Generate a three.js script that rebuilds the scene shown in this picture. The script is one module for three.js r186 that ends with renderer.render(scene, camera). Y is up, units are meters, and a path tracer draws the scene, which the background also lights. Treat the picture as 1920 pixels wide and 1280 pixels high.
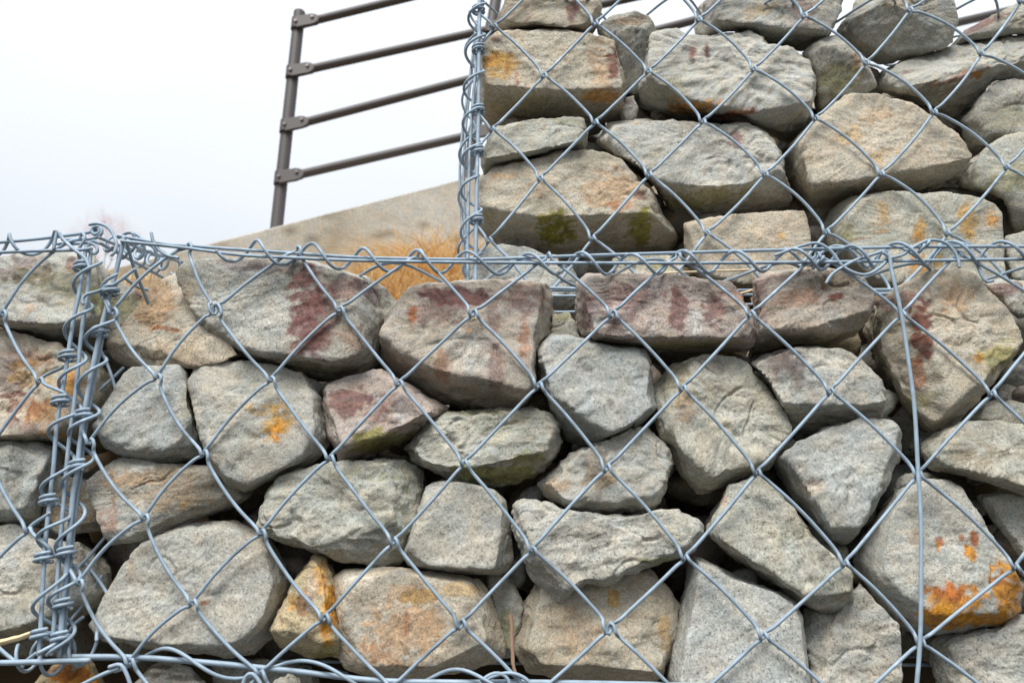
import * as THREE from 'three';
import { ImprovedNoise } from 'three/addons/math/ImprovedNoise.js';
import { mergeGeometries } from 'three/addons/utils/BufferGeometryUtils.js';

// ---------------------------------------------------------------- camera, sky, sun, exposure
const scene = new THREE.Scene();
const EYE = new THREE.Vector3(0, 0.5615, 0.925), PITCH = 18 * Math.PI / 180, FOCAL = 1500;   // focal length in photograph pixels
const camera = new THREE.PerspectiveCamera(2 * Math.atan(640 / FOCAL) * 180 / Math.PI, 1.5, 0.02, 900);
camera.position.copy(EYE);
camera.rotation.x = PITCH;
camera.focus = 1.02;
camera.userData.fStop = 7;
scene.add(camera);

const renderer = new THREE.WebGLRenderer({ antialias: true });
renderer.toneMapping = THREE.LinearToneMapping;
renderer.toneMappingExposure = 2.8;
renderer.shadowMap.enabled = true;

// overcast sky: brightness climbs from the horizon to the zenith as under an even cloud deck
{
  const W = 256, H = 128, d = new Float32Array(W * H * 4), nz = new ImprovedNoise();
  for (let j = 0; j < H; j++) for (let i = 0; i < W; i++) {
    const el = ((j + 0.5) / H - 0.5) * Math.PI, az = (i + 0.5) / W * 2 * Math.PI, s = Math.sin(el), c = Math.cos(el);
    let L = el > 0 ? 0.216 * (1 + 1.35 * s) : 0.1;
    if (el > 0) L *= 1 + 0.03 * nz.noise(2 * c * Math.cos(az) + 5, 3 * s, 2 * c * Math.sin(az)) + 0.03 * nz.noise(6 * c * Math.cos(az), 9 * s, 6 * c * Math.sin(az) + 9);
    const k = (j * W + i) * 4, w = Math.min(1, Math.max(0, s * 2));
    d[k] = L * (0.915 + 0.03 * w); d[k + 1] = L * (0.985 + 0.005 * w); d[k + 2] = L * 1.06; d[k + 3] = 1;
  }
  const sky = new THREE.DataTexture(d, W, H, THREE.RGBAFormat, THREE.FloatType);
  sky.mapping = THREE.EquirectangularReflectionMapping; sky.magFilter = THREE.LinearFilter; sky.minFilter = THREE.LinearFilter; sky.needsUpdate = true;
  scene.background = sky; scene.environment = sky;
}
const sun = new THREE.DirectionalLight(new THREE.Color(1, 0.965, 0.905), 1.5);
sun.position.set(-1.0, 5.4, 3.0); sun.target.position.set(0, 0.6, -0.2);
sun.castShadow = true; sun.shadow.radius = 58; sun.shadow.mapSize.set(2048, 2048);
Object.assign(sun.shadow.camera, { left: -4, right: 4, top: 4, bottom: -4, near: 0.1, far: 20 });
scene.add(sun, sun.target);

// ---------------------------------------------------------------- helpers
let seed = 7;
const rnd = () => { seed = (seed * 1664525 + 1013904223) >>> 0; return seed / 4294967296; };
const rr = (a, b) => a + (b - a) * rnd();
const PN = new ImprovedNoise();
const noise = (x, y, z) => PN.noise(x + 137.3, y + 71.7, z + 219.1);
const fbm = (x, y, z, o) => { let s = 0, a = 0.5; for (let i = 0; i < o; i++) { s += a * noise(x, y, z); x = x * 2.03 + 11; y = y * 2.03 + 5; z = z * 2.03 + 3; a *= 0.5; } return s; };
const sstep = (a, b, x) => { const t = Math.min(1, Math.max(0, (x - a) / (b - a))); return t * t * (3 - 2 * t); };
const V = (x, y, z) => new THREE.Vector3(x, y, z);
const lin = (r, g, b) => { const c = new THREE.Color().setRGB(r / 255, g / 255, b / 255, THREE.SRGBColorSpace); return [c.r, c.g, c.b]; };
const CP = Math.cos(PITCH), SP = Math.sin(PITCH);
const ray = (px, py) => { const u = (px - 960) / FOCAL, v = (640 - py) / FOCAL; return V(u, v * CP + SP, -(CP - v * SP)); };
const at = (px, py, z) => { const r = ray(px, py); return r.multiplyScalar((z - EYE.z) / r.z).add(EYE); };   // the point of the vertical plane at z that shows at a photograph pixel
const FRONT = 0, BACK = -0.125;                 // planes of the lower and the set-back upper wire face
const RAIL_Y = EYE.y + 0.412, BASE_Y = EYE.y - 0.0615, TOP_Y = EYE.y + 0.93;
const names = {};
const numbered = n => { const k = names[n] = (names[n] ?? -1) + 1; return k ? `${n}_${String(k).padStart(3, '0')}` : n; };
const shade = o => { o.castShadow = o.receiveShadow = true; return o; };
function thing(o, name, label, category, group, kind) {
  o.name = numbered(name); o.userData = { label, category };
  if (group) o.userData.group = group;
  if (kind) o.userData.kind = kind;
  scene.add(o); return o;
}
function part(name, geometry, material, parent) { const m = shade(new THREE.Mesh(geometry, material)); m.name = name; parent.add(m); return m; }
function structure(name, geometry, material, label) { const m = shade(new THREE.Mesh(geometry, material)); m.name = name; m.userData = { kind: 'structure', label, category: name.replace('_', ' ') }; scene.add(m); return m; }

// tileable speckle of mineral grains (colour) and its relief
function grainTextures(sd, streak, dark, light) {
  const N = 1024, col = new Uint8Array(N * N * 4), bmp = new Uint8Array(N * N * 4), h = new Float32Array(N * N), s0 = seed; seed = sd;
  const tile = (x, y, f, q) => { // value noise that wraps
    const X = x * f, Y = y * f, i = Math.floor(X), j = Math.floor(Y), a = X - i, b = Y - j, m = f | 0;
    const v = (i, j) => { let n = ((i % m + m) % m) * 374761393 + ((j % m + m) % m) * 668265263 + q * 974711; n = Math.imul(n ^ (n >>> 13), 1274126177); return ((n ^ (n >>> 16)) >>> 0) / 4294967296; };
    const s = a * a * (3 - 2 * a), t = b * b * (3 - 2 * b);
    return (v(i, j) * (1 - s) + v(i + 1, j) * s) * (1 - t) + (v(i, j + 1) * (1 - s) + v(i + 1, j + 1) * s) * t;
  };
  for (let j = 0; j < N; j++) for (let i = 0; i < N; i++) {
    const x = i / N, y = j / N, xs = x, ys = y;
    const a = tile(xs, ys, 12, sd) * 0.5 + tile(xs, ys, 31, sd + 1) * 0.3 + tile(x, y, 75, sd + 2) * 0.2;
    const st = streak ? tile(x, y, 18, sd + 9) * 0.5 + tile(x, y * 5 % 1, 28, sd + 3) * 0.5 : tile(x, y, 150, sd + 4);
    const g1 = tile(x, y, 480, sd + 5), g2 = tile(x, y, 430, sd + 6), g3 = tile(x, y, 200, sd + 12);
    let c = 0.885 + 0.08 * (a - 0.5) + 0.07 * (st - 0.5) + 0.18 * (g1 - 0.5) + 0.08 * (g3 - 0.5);
    const dk = sstep(0.74, 0.86, g2) * dark, lt = sstep(0.78, 0.9, tile(x, y, 340, sd + 7)) * light;
    c = c * (1 - dk) + lt * 0.3;
    h[j * N + i] = 0.45 * a + 0.2 * st + 0.2 * g3 + 0.15 * g1 - 0.1 * dk;
    const k = (j * N + i) * 4, w = (tile(x, y, 40, sd + 8) - 0.5) * 0.05;
    col[k] = 255 * Math.min(1, Math.max(0, c + w)); col[k + 1] = 255 * Math.min(1, Math.max(0, c)); col[k + 2] = 255 * Math.min(1, Math.max(0, c - w)); col[k + 3] = 255;
    const b = 255 * Math.min(1, Math.max(0, h[j * N + i])); bmp[k] = bmp[k + 1] = bmp[k + 2] = b; bmp[k + 3] = 255;
  }
  seed = s0;
  return [col, bmp].map((q, n) => { const t = new THREE.DataTexture(q, N, N); t.wrapS = t.wrapT = THREE.RepeatWrapping; t.magFilter = THREE.LinearFilter; t.minFilter = THREE.LinearMipmapLinearFilter; t.generateMipmaps = true; if (!n) t.colorSpace = THREE.SRGBColorSpace; t.needsUpdate = true; return t; });
}
const stoneMats = [[11, 0, 0.22, 0.6], [29, 1, 0.2, 0.5], [53, 0, 0.28, 0.8]].map(a => {
  const [map, bumpMap] = grainTextures(...a);
  return new THREE.MeshStandardMaterial({ vertexColors: true, map, bumpMap, bumpScale: 0.0018, roughness: 0.93, metalness: 0 });
});

// ---------------------------------------------------------------- setting: ground, bank, wall
{
  const g = new THREE.PlaneGeometry(600, 600, 60, 60); g.rotateX(-Math.PI / 2);
  const [map, bumpMap] = grainTextures(97, 0, 0.6, 0.3); map.repeat.set(500, 500); bumpMap.repeat.set(500, 500);
  structure('ground', g, new THREE.MeshStandardMaterial({ color: new THREE.Color().setRGB(0.05, 0.045, 0.034), map, bumpMap, bumpScale: 0.01, roughness: 1 }), 'dark bare ground at the foot of the stone baskets');
}
const WALL_Z = -2.35, BANK_TOP = EYE.y + 1.33;
const bankY = z => z > -0.72 ? EYE.y + 0.36 : EYE.y + 0.36 + (BANK_TOP - EYE.y - 0.36) * sstep(0, 1, 0.5 + 0.5 * ((-0.72 - z) / (-0.72 - WALL_Z) * 2 - 1) * 0.98);
{
  const g = new THREE.PlaneGeometry(16, 3.2, 200, 60); g.rotateX(-Math.PI / 2); g.translate(-1, 0, -0.37 - 1.6);
  const p = g.attributes.position, c = new Float32Array(p.count * 3), A = lin(124, 104, 78), B = lin(98, 80, 58);
  for (let i = 0; i < p.count; i++) {
    const x = p.getX(i), z = p.getZ(i), w = sstep(-0.3, 0.4, fbm(x * 5, z * 5, 3, 4));
    p.setY(i, z > -0.38 ? 0 : bankY(z) + 0.05 * fbm(x * 3, z * 3, 0, 4) - 0.012);
    for (let k = 0; k < 3; k++) c[i * 3 + k] = A[k] * (1 - w) + B[k] * w;
  }
  g.setAttribute('color', new THREE.BufferAttribute(c, 3)); g.computeVertexNormals();
  structure('earth_bank', g, new THREE.MeshStandardMaterial({ vertexColors: true, roughness: 1 }), 'dry earth bank rising behind the stone baskets to the concrete wall');
}
{
  // sloping concrete parapet: its top line runs through two sighted points
  const a = at(390, 455, WALL_Z), b = at(860, 335, WALL_Z), m = (b.y - a.y) / (b.x - a.x), top = x => a.y + m * (x - a.x);
  const x0 = -6, x1 = 5, T = 0.26, NX = 220, NY = 40, pos = [], idx = [], col = [], uv = [];
  const prof = [[0, -0.6], [0, 0.985], [0.03, 1], [0.97, 1], [1, 0.985], [1, -0.6]];   // across the wall: depth share, height share
  const A = lin(209, 204, 193), B = lin(176, 168, 152), D = lin(112, 104, 88), O = lin(170, 142, 104);
  const grid = (f, n, m_) => { const o = pos.length / 3; for (let i = 0; i <= n; i++) for (let j = 0; j <= m_; j++) { const q = f(i / n, j / m_); pos.push(...q);
      const [x, y, z] = q, big = fbm(x * 2.2, y * 2.2, z, 4), fine = fbm(x * 14, y * 14, z + 5, 3), w = sstep(-0.25, 0.35, big), spot = sstep(0.17, 0.3, fine), st = sstep(0.12, 0.4, fbm(x * 5 + 20, y * 1.3, 2, 3));
      for (let k = 0; k < 3; k++) { let v = A[k] * (1 - w) + B[k] * w; v *= 1 + 0.3 * fine + 0.25 * big; v += (D[k] - v) * spot * 0.85; v += (O[k] - v) * st * 0.5; col.push(v); }
      uv.push(x * 1.6, y * 1.6 + z * 1.6); }
    for (let i = 0; i < n; i++) for (let j = 0; j < m_; j++) { const p = o + i * (m_ + 1) + j, r = p + m_ + 1; idx.push(p, r, p + 1, r, r + 1, p + 1); } };
  const X = s => x0 + (x1 - x0) * s, base = 0.2;
  grid((s, t) => [X(s), base + (top(X(s)) - 0.012 - base) * t, WALL_Z], NX, 60);
  grid((s, t) => [X(s), top(X(s)) - 0.012 + 0.012 * t, WALL_Z - 0.012 * t], NX, 1);
  grid((s, t) => [X(s), top(X(s)), WALL_Z - 0.012 - (T - 0.012) * t], NX, 2);
  grid((s, t) => [X(s), top(X(s)) + (base - top(X(s))) * t, WALL_Z - T], NX, 4);
  grid((s, t) => [x0, base + (top(x0) - base) * s, WALL_Z - T + T * t], 1, 1);
  grid((s, t) => [x1, base + (top(x1) - base) * s, WALL_Z - T * t], 1, 1);
  const g = new THREE.BufferGeometry(); g.setAttribute('position', new THREE.Float32BufferAttribute(pos, 3)); g.setAttribute('uv', new THREE.Float32BufferAttribute(uv, 2)); g.setAttribute('color', new THREE.Float32BufferAttribute(col, 3)); g.setIndex(idx); g.computeVertexNormals();
  const [map, bumpMap] = grainTextures(71, 0, 0.35, 0.2);
  const w = thing(shade(new THREE.Mesh(g, new THREE.MeshStandardMaterial({ vertexColors: true, map, bumpMap, bumpScale: 0.004, roughness: 0.95 }))), 'concrete_wall', 'weathered concrete parapet wall sloping up behind the stone baskets', 'wall');
}
// ---------------------------------------------------------------- stones
const BASE = { g: lin(185, 184, 175), b: lin(183, 185, 180), n: lin(184, 183, 171), t: lin(198, 189, 171), w: lin(201, 200, 191), r: lin(186, 177, 165), p: lin(188, 175, 166), y: lin(202, 186, 152) };
const STAIN = { m: lin(126, 86, 82), v: lin(118, 98, 98), r: lin(162, 92, 44), o: lin(206, 140, 30), y: lin(190, 146, 62), c: lin(186, 148, 108), a: lin(140, 136, 48), f: lin(128, 122, 78), k: lin(86, 80, 74), w: lin(206, 203, 194), n: lin(132, 112, 84), q: lin(124, 72, 58) };
const _v = V(0, 0, 0);
function boxSphere(n) {      // vertices of a cube grid with shared edges, reused for every stone of the same fineness
  if (boxSphere[n]) return boxSphere[n];
  const pts = [], idx = [], map = new Map();
  const id = (x, y, z) => { const k = (x * 1000 + y) * 1000 + z; let i = map.get(k); if (i === undefined) { i = pts.length / 3; map.set(k, i); const f = q => Math.tan((q / n * 2 - 1) * Math.PI / 4); pts.push(f(x), f(y), f(z)); } return i; };
  const face = (f) => { for (let i = 0; i < n; i++) for (let j = 0; j < n; j++) { const a = id(...f(i, j)), b = id(...f(i + 1, j)), c = id(...f(i + 1, j + 1)), d = id(...f(i, j + 1)); idx.push(a, b, c, a, c, d); } };
  face((i, j) => [i, j, n]); face((i, j) => [j, i, 0]); face((i, j) => [n, i, j]); face((i, j) => [0, j, i]); face((i, j) => [j, n, i]); face((i, j) => [i, 0, j]);
  return boxSphere[n] = { pts, idx };
}
function stoneGeometry(plane, poly, o) {
  let cx = 0, cy = 0, A = 0; const P = []; for (let i = 0; i < poly.length; i += 2) P.push([poly[i], poly[i + 1]]);
  for (let i = 0; i < P.length; i++) { const [a, b] = P[i], [c, d] = P[(i + 1) % P.length], q = a * d - c * b; A += q; cx += (a + c) * q; cy += (b + d) * q; }
  cx /= 3 * A; cy /= 3 * A;
  if (o.ctr) [cx, cy] = o.ctr;
  const zPlane = plane + (o.z ?? -0.008 - 0.008 * rnd());
  const front = at(cx, cy, zPlane), view = front.clone().sub(EYE).normalize(), dist = front.distanceTo(EYE), mpp = dist * Math.hypot(1, (cx - 960) / FOCAL, (cy - 640) / FOCAL) ** -1 / FOCAL;
  let w = [1e9, -1e9, 1e9, -1e9]; for (const [x, y] of P) w = [Math.min(w[0], x), Math.max(w[1], x), Math.min(w[2], y), Math.max(w[3], y)];
  const hw = (w[1] - w[0]) / 2 * mpp, hh = (w[3] - w[2]) / 2 * mpp, small = Math.min(hw, hh);
  const far = (mx, my, tx_, ty_, half, ox, oy) => { let best = 0; const n_ = P.length; for (let i = 0; i < n_; i++) for (let q = 0; q < 4; q++) { const [ax, ay] = P[i], [bx, by] = P[(i + 1) % n_], x = ax + (bx - ax) * q / 4 - mx, y = ay + (by - ay) * q / 4 - my; if (Math.abs(x * tx_ + y * ty_) <= half) best = Math.max(best, x * ox + y * oy); } return best; };
  const creases = (o.cr || []).map(([x1, y1, x2, y2]) => { const l = Math.hypot(x2 - x1, y2 - y1), tx_ = (x2 - x1) / l, ty_ = (y2 - y1) / l, mx = (x1 + x2) / 2, my = (y1 + y2) / 2; let ox = ty_, oy = -tx_; if (ox * (mx - cx) + oy * (my - cy) < 0) { ox = -ox; oy = -oy; } return { x1, y1, x2, y2, mx, my, ox, oy, h: far(mx, my, tx_, ty_, l * 0.6, ox, oy) }; });
  let deep = small * 0.34; for (const c of creases) if (c.oy > 0.5) deep = Math.max(deep, Math.min(small * 0.95, c.h * mpp * 1.8));
  const e = o.e ?? deep, C = front.clone().addScaledVector(view, e), back = o.back ?? Math.min(0.12, small * 1.5);
  const ez = view.clone().negate(), ex = V(0, 1, 0).cross(ez).normalize(), ey = ez.clone().cross(ex);
  const onPlane = (px, py, q, n) => { const r = ray(px, py); return r.multiplyScalar(q.clone().sub(EYE).dot(n) / r.dot(n)).add(EYE); };
  const loc = p => { const d = p.clone().sub(C); return V(d.dot(ex), d.dot(ey), d.dot(ez)); };
  const out = P.map(([x, y]) => { const l = loc(onPlane(x, y, C, ez)); return [l.x * 1.045, l.y * 1.045]; });
  // outline as radius over angle
  const NT = 360, R = new Float32Array(NT);
  for (let t = 0; t < NT; t++) {
    const dx = Math.cos(t / NT * 2 * Math.PI), dy = Math.sin(t / NT * 2 * Math.PI); let best = 0;
    for (let i = 0; i < out.length; i++) { const [ax, ay] = out[i], [bx, by] = out[(i + 1) % out.length], sx = bx - ax, sy = by - ay, den = dx * sy - dy * sx; if (Math.abs(den) < 1e-12) continue; const u = (ax * sy - ay * sx) / den, s = (ax * dy - ay * dx) / den; if (u > 0 && s >= -1e-6 && s <= 1 + 1e-6) best = Math.max(best, u); }
    R[t] = best || small * 0.5;
  }
  const rad = (x, y) => { let t = Math.atan2(y, x) / (2 * Math.PI) * NT; if (t < 0) t += NT; const i = Math.floor(t) % NT, f = t - Math.floor(t); return R[i] * (1 - f) + R[(i + 1) % NT] * f; };
  // planes: front face, cage, creases, chips, back
  const planes = [], toL = n => V(n.dot(ex), n.dot(ey), n.dot(ez));
  const add = (n, d) => { if (d > 0.004) planes.push([n.x / d, n.y / d, n.z / d]); };
  const tx = o.t ? o.t[0] : rr(-0.14, 0.14), ty = o.t ? o.t[1] : rr(-0.02, 0.24);
  const nf = V(tx, ty, 1).normalize();
  add(toL(nf), nf.dot(front.clone().sub(C)));
  add(toL(V(0, 0, 1)), plane - 0.0055 - C.z);
  // each crease: a plane from the crease line on the front face back to the outline beyond it
  for (const { x1, y1, x2, y2, mx, my, ox, oy, h } of creases) {
    const A_ = onPlane(x1, y1, front, nf), B_ = onPlane(x2, y2, front, nf), M = A_.clone().add(B_).multiplyScalar(0.5), Q = onPlane(mx + ox * h, my + oy * h, C, ez);
    const n = B_.clone().sub(A_).cross(Q.sub(M)).normalize(); if (n.dot(EYE.clone().sub(M)) < 0) n.negate();
    add(toL(n), n.dot(M.clone().sub(C)));
  }
  const tf = o.tf ?? rr(0.07, 0.17), tb = 0.15, k = (o.k ?? rr(26, 38)) * 1.6, bz = 1 / back;
  const gauge0 = (x, y, z) => {
    const q = Math.hypot(x, y), s = q / rad(x, y);
    let g = Math.pow(Math.max(1e-6, z > 0 ? s + tf * z / e : s - tb * z * bz), k);
    const b = -z * bz; if (b > 0) g += Math.pow(b, k);
    for (const p of planes) { const v = p[0] * x + p[1] * y + p[2] * z; if (v > 0.7) g += Math.pow(v, k); }
    return Math.pow(g, 1 / k);
  };
  // chips: small planes that knock off edges and corners
  const chips = o.chips ?? 20, probe = [];
  for (let i = 0; i < 260; i++) { const d = V(rr(-1, 1) * hw, rr(-1, 1) * hh, rr(-0.5, 1) * Math.max(e, 0.03)); probe.push(d.divideScalar(gauge0(d.x, d.y, d.z))); }
  const made = [];
  for (let i = 0; i < chips; i++) { const n = V(rr(-1, 1), rr(-1, 1), rr(0.35, 1.0)).normalize(); let D_ = 0; for (const q of probe) D_ = Math.max(D_, n.dot(q)); made.push([n, D_ - small * rr(0.0, 0.15)]); }
  for (const [n, d] of made) add(n, d);
  const sd = rnd() * 40, gauge = gauge0, fol = o.fol ?? rr(-0.6, 0.6), cf = Math.cos(fol), sf = Math.sin(fol), rough = o.rough ?? 1;
  const n = Math.max(16, Math.min(64, Math.round(Math.max(w[1] - w[0], w[3] - w[2]) * 0.533 / 2.35)));
  const { pts, idx } = boxSphere(o.n ?? n), N = pts.length / 3, pos = new Float32Array(N * 3), col = new Float32Array(N * 3), uv = new Float32Array(N * 2);
  const base = BASE[o.c || 'g'], st = (o.st || []).map(([c, x, y, rx, ry, s = 1]) => { const q = loc(onPlane(x, y, front, nf)); return [STAIN[c], q.x, q.y, rx * mpp, ry * mpp, s]; });
  const hueA = rr(-0.005, 0.022), tone = o.tone ?? rr(0.96, 1.06), uo = rnd() * 5, us = rr(1.35, 2.5), band = o.band ?? (rnd() < 0.35 ? rr(0.15, 0.5) : 0.05);
  for (let i = 0; i < N; i++) {
    let x = pts[i * 3] * hw, y = pts[i * 3 + 1] * hh, z = pts[i * 3 + 2] * (pts[i * 3 + 2] > 0 ? e : back), g = gauge(x, y, z);
    x /= g; y /= g; z /= g;
    const X = x + sd, Y = y - sd, Z = z + sd * 0.7;
    const wob = 0.045 * small * rough, f1 = 0.55 / small;
    const ax = x + wob * noise(X * f1, Y * f1, Z * f1) + 0.0024 * rough * noise(X * 55, Y * 55, Z * 55), ay = y + wob * noise(X * f1 + 9, Y * f1, Z * f1) + 0.0024 * rough * noise(X * 55 + 7, Y * 55, Z * 55), az = z + 0.6 * wob * noise(X * f1, Y * f1 + 9, Z * f1) + 0.002 * rough * noise(X * 55, Y * 55 + 7, Z * 55);
    g = gauge(ax, ay, az);
    // fracture relief: ledges along the stone's own layering, then pits and grains
    const fu = (X * cf + Y * sf) * 14, fv = (-X * sf + Y * cf) * 34, lg = fbm(fu, fv, Z * 20, 3), led = lg * 5 - Math.floor(lg * 5), ledge = (Math.floor(lg * 5) + sstep(0.55, 1, led)) / 5;
    const rel = rough * (0.003 * fbm(X * 16, Y * 16, Z * 16, 3) + 0.0058 * (ledge * 0.7 + lg * 0.3) + 0.0026 * fbm(X * 95, Y * 95, Z * 95, 3) - 0.0022 * sstep(0.86, 0.97, 1 - Math.abs(noise(X * 24, Y * 24, Z * 24 + 4)) * 1.6) * sstep(0, 0.3, noise(X * 11, Y * 11 + 3, Z * 11)));
    const h_ = 0.0012, g0 = gauge(x, y, z); let gx = gauge(x + h_, y, z) - g0, gy = gauge(x, y + h_, z) - g0, gz = gauge(x, y, z + h_) - g0; const gl = Math.hypot(gx, gy, gz) || 1;
    x = x / g + gx / gl * rel; y = y / g + gy / gl * rel; z = z / g + gz / gl * rel;
    pos[i * 3] = x; pos[i * 3 + 1] = y; pos[i * 3 + 2] = z;
    const ux = ex.x * x + ey.x * y + ez.x * z, uy = ex.y * x + ey.y * y + ez.y * z, uz = ex.z * x + ey.z * y + ez.z * z - (front.z - C.z);
    uv[i * 2] = (ux - 0.8 * uz * Math.tanh(2.2 * x / hw)) * us + uo; uv[i * 2 + 1] = (uy - 0.85 * uz * Math.tanh(2.2 * (y + 0.1 * hh) / hh)) * us + uo * 1.7;
    // mineral colour: broad patches, weathered tint, then the stains seen on this stone
    const big = fbm(X * 9, Y * 9, Z * 9, 3), mid = fbm(X * 34, Y * 34, Z * 34, 3), tint = sstep(-0.05, 0.35, fbm(X * 12 + 30, Y * 12, Z * 12, 4)) * (o.tint ?? 0.17), wet = sstep(0.05, 0.4, fbm(X * 20, Y * 20 + 50, Z * 20, 3)) * 0.13;
    const f = tone * (1 + band * fbm(fu * 0.35, fv * 1.6, Z * 12 + 3, 3) + 0.15 * big + 0.19 * mid + 0.07 * noise(X * 210, Y * 210, Z * 210));
    let c = [base[0] * f * (1 + hueA), base[1] * f, base[2] * f * (1 - hueA)];
    const T = STAIN[o.tc || 'f'], K = STAIN.k;
    for (let q = 0; q < 3; q++) { c[q] += (T[q] * (1 + mid) - c[q]) * tint; c[q] += (K[q] * 1.3 - c[q]) * wet * 0.6; }
    for (const [sc, sx, sy, rx, ry, ss] of st) {
      const dx = (x - sx) / rx, dy = (y - sy) / ry, dd = dx * dx + dy * dy; if (dd > 3) continue;
      const m = ss * sstep(-0.1, 0.62, 1.0 - dd + 1.5 * fbm(X * 26, Y * 26, Z * 26 + 8, 4) + 0.9 * noise(X * 110, Y * 110, Z * 110) + 0.3 * noise(X * 200, Y * 200, Z * 200)), v = 1 + 0.6 * mid + 0.6 * noise(X * 170, Y * 170, Z * 170);
      for (let q = 0; q < 3; q++) c[q] += (sc[q] * v - c[q]) * m * 0.9;
    }
    for (let q = 0; q < 3; q++) col[i * 3 + q] = Math.max(0.01, c[q]);
  }
  // grow the worn body back out to the outline that was measured
  const NB = 90, reach = new Float32Array(NB), fit = new Float32Array(NB);
  for (let i = 0; i < N; i++) { let t = Math.atan2(pos[i * 3 + 1], pos[i * 3]) / (2 * Math.PI) * NB; t = Math.floor(t < 0 ? t + NB : t) % NB; reach[t] = Math.max(reach[t], Math.hypot(pos[i * 3], pos[i * 3 + 1])); }
  for (let t = 0; t < NB; t++) { let a = 0, b = 0; for (let q = -6; q <= 6; q++) { const u = (t + q + NB) % NB, w_ = 1 / (1 + q * q * 0.12), an = (u + 0.5) / NB * 2 * Math.PI; a += w_ * rad(Math.cos(an), Math.sin(an)) / (reach[u] || 1); b += w_; } fit[t] = Math.max(0.9, Math.min(1.5, a / b)); }
  for (let i = 0; i < N; i++) {
    let x = pos[i * 3], y = pos[i * 3 + 1], z = pos[i * 3 + 2], t = Math.atan2(y, x) / (2 * Math.PI) * NB - 0.5; if (t < 0) t += NB; const a = Math.floor(t) % NB, f = t - Math.floor(t), s = fit[a] * (1 - f) + fit[(a + 1) % NB] * f;
    x *= s; y *= s;
    pos[i * 3] = C.x + ex.x * x + ey.x * y + ez.x * z; pos[i * 3 + 1] = C.y + ex.y * x + ey.y * y + ez.y * z; pos[i * 3 + 2] = Math.min(C.z + ex.z * x + ey.z * y + ez.z * z, plane - 0.0042);
  }
  const geo = new THREE.BufferGeometry();
  geo.setAttribute('position', new THREE.BufferAttribute(pos, 3)); geo.setAttribute('uv', new THREE.BufferAttribute(uv, 2)); geo.setAttribute('color', new THREE.BufferAttribute(col, 3)); geo.setIndex(idx); geo.computeVertexNormals();
  return geo;
}
function stone(plane, label, poly, o = {}) {
  const s = shade(new THREE.Mesh(stoneGeometry(plane, poly, o), stoneMats[o.mat ?? Math.floor(rnd() * 3)]));
  return thing(s, 'stone', label, 'stone', 'rough stones packed in the wire baskets');
}
const L = FRONT, U = BACK;
// ---- lower basket, top course
stone(L, 'grey top-course stone with a wide maroon band down its middle', [322,510,340,487,420,482,545,486,610,499,680,519,725,545,746,568,728,605,719,650,713,692,690,702,605,713,560,705,500,690,430,655,392,617,372,595,345,550], { c: 'g', t: [-0.05, 0.1], k: 36, cr: [[460,655,640,681,66], [400,618,470,660,60], [672,560,690,690,42]], st: [['m',575,560,38,66], ['m',574,630,38,42], ['m',640,540,60,26,0.7], ['m',600,600,30,90,0.8], ['v',700,545,34,26,0.8], ['v',480,500,90,14,0.6], ['r',660,640,25,30,0.4], ['y',350,540,20,40,0.3], ['f',540,692,130,16,0.6]] });
stone(L, 'orange-tan stone wedged low between the corner posts and the maroon-banded stone', [335,508,375,555,410,600,440,630,470,672,410,692,302,692,240,688,213,675,201,647,203,623,234,603,254,572,285,537], { c: 't', z: -0.03, t: [-0.35, 0.3], cr: [[205,640,310,655,60], [300,650,340,585,48]], st: [['c',290,570,40,50,0.8], ['r',312,616,26,6,0.8], ['n',330,665,60,22,0.5]], tc: 'c' });
stone(L, 'big blocky stone with a rusty maroon top beside the dry grass gap', [745,570,765,548,800,534,870,530,960,527,1025,535,1037,580,1040,620,1012,640,1003,690,1005,720,985,755,965,768,900,768,830,755,790,735,750,712,720,680,722,620,730,590], { c: 'r', t: [0, 0.14], k: 34, cr: [[735,672,805,688,48], [805,688,895,745,52], [1010,560,1000,720,40]], st: [['m',850,553,90,22], ['m',985,560,45,40,0.7], ['m',820,580,60,34,0.55], ['m',925,600,14,70,0.5], ['r',775,590,8,26,0.9], ['r',985,640,14,40,0.6], ['m',930,690,16,50,0.6], ['r',830,690,14,30,0.5], ['o',882,617,12,14,0.5], ['w',880,660,40,46,0.5]] });
stone(L, 'long flat stone mottled dull red with a pale triangular patch', [1085,525,1100,513,1250,516,1370,530,1385,548,1405,590,1414,620,1405,655,1390,663,1300,662,1200,652,1110,641,1090,628,1084,580], { c: 'p', t: [0, 0.06], k: 40, cr: [[1092,630,1250,634,72], [1250,634,1400,632,70]], st: [['m',1180,560,90,26,0.65], ['m',1275,580,22,50,0.9], ['m',1340,580,30,40,0.8], ['m',1140,600,60,22,0.5], ['w',1302,605,20,36,0.9], ['w',1125,600,24,14,0.7], ['m',1095,580,14,40,0.6], ['r',1380,560,30,26,0.4], ['a',1250,652,160,10,0.5]] });
stone(L, 'brownish stone with small red flecks beside the long flat red stone', [1415,530,1440,512,1510,505,1580,505,1620,525,1640,560,1625,597,1600,630,1560,645,1500,655,1410,660,1403,640,1415,590], { c: 'r', t: [0.05, 0.12], cr: [[1412,622,1520,612,62], [1520,612,1612,586,58], [1600,520,1612,586,40]], st: [['r',1490,560,50,20,0.35], ['q',1568,557,14,10,1], ['q',1545,535,10,12,0.7], ['m',1425,560,12,50,0.8], ['n',1560,525,60,18,0.6], ['m',1450,520,60,12,0.5], ['a',1510,642,90,12,0.5]], tc: 'n' });
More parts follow.
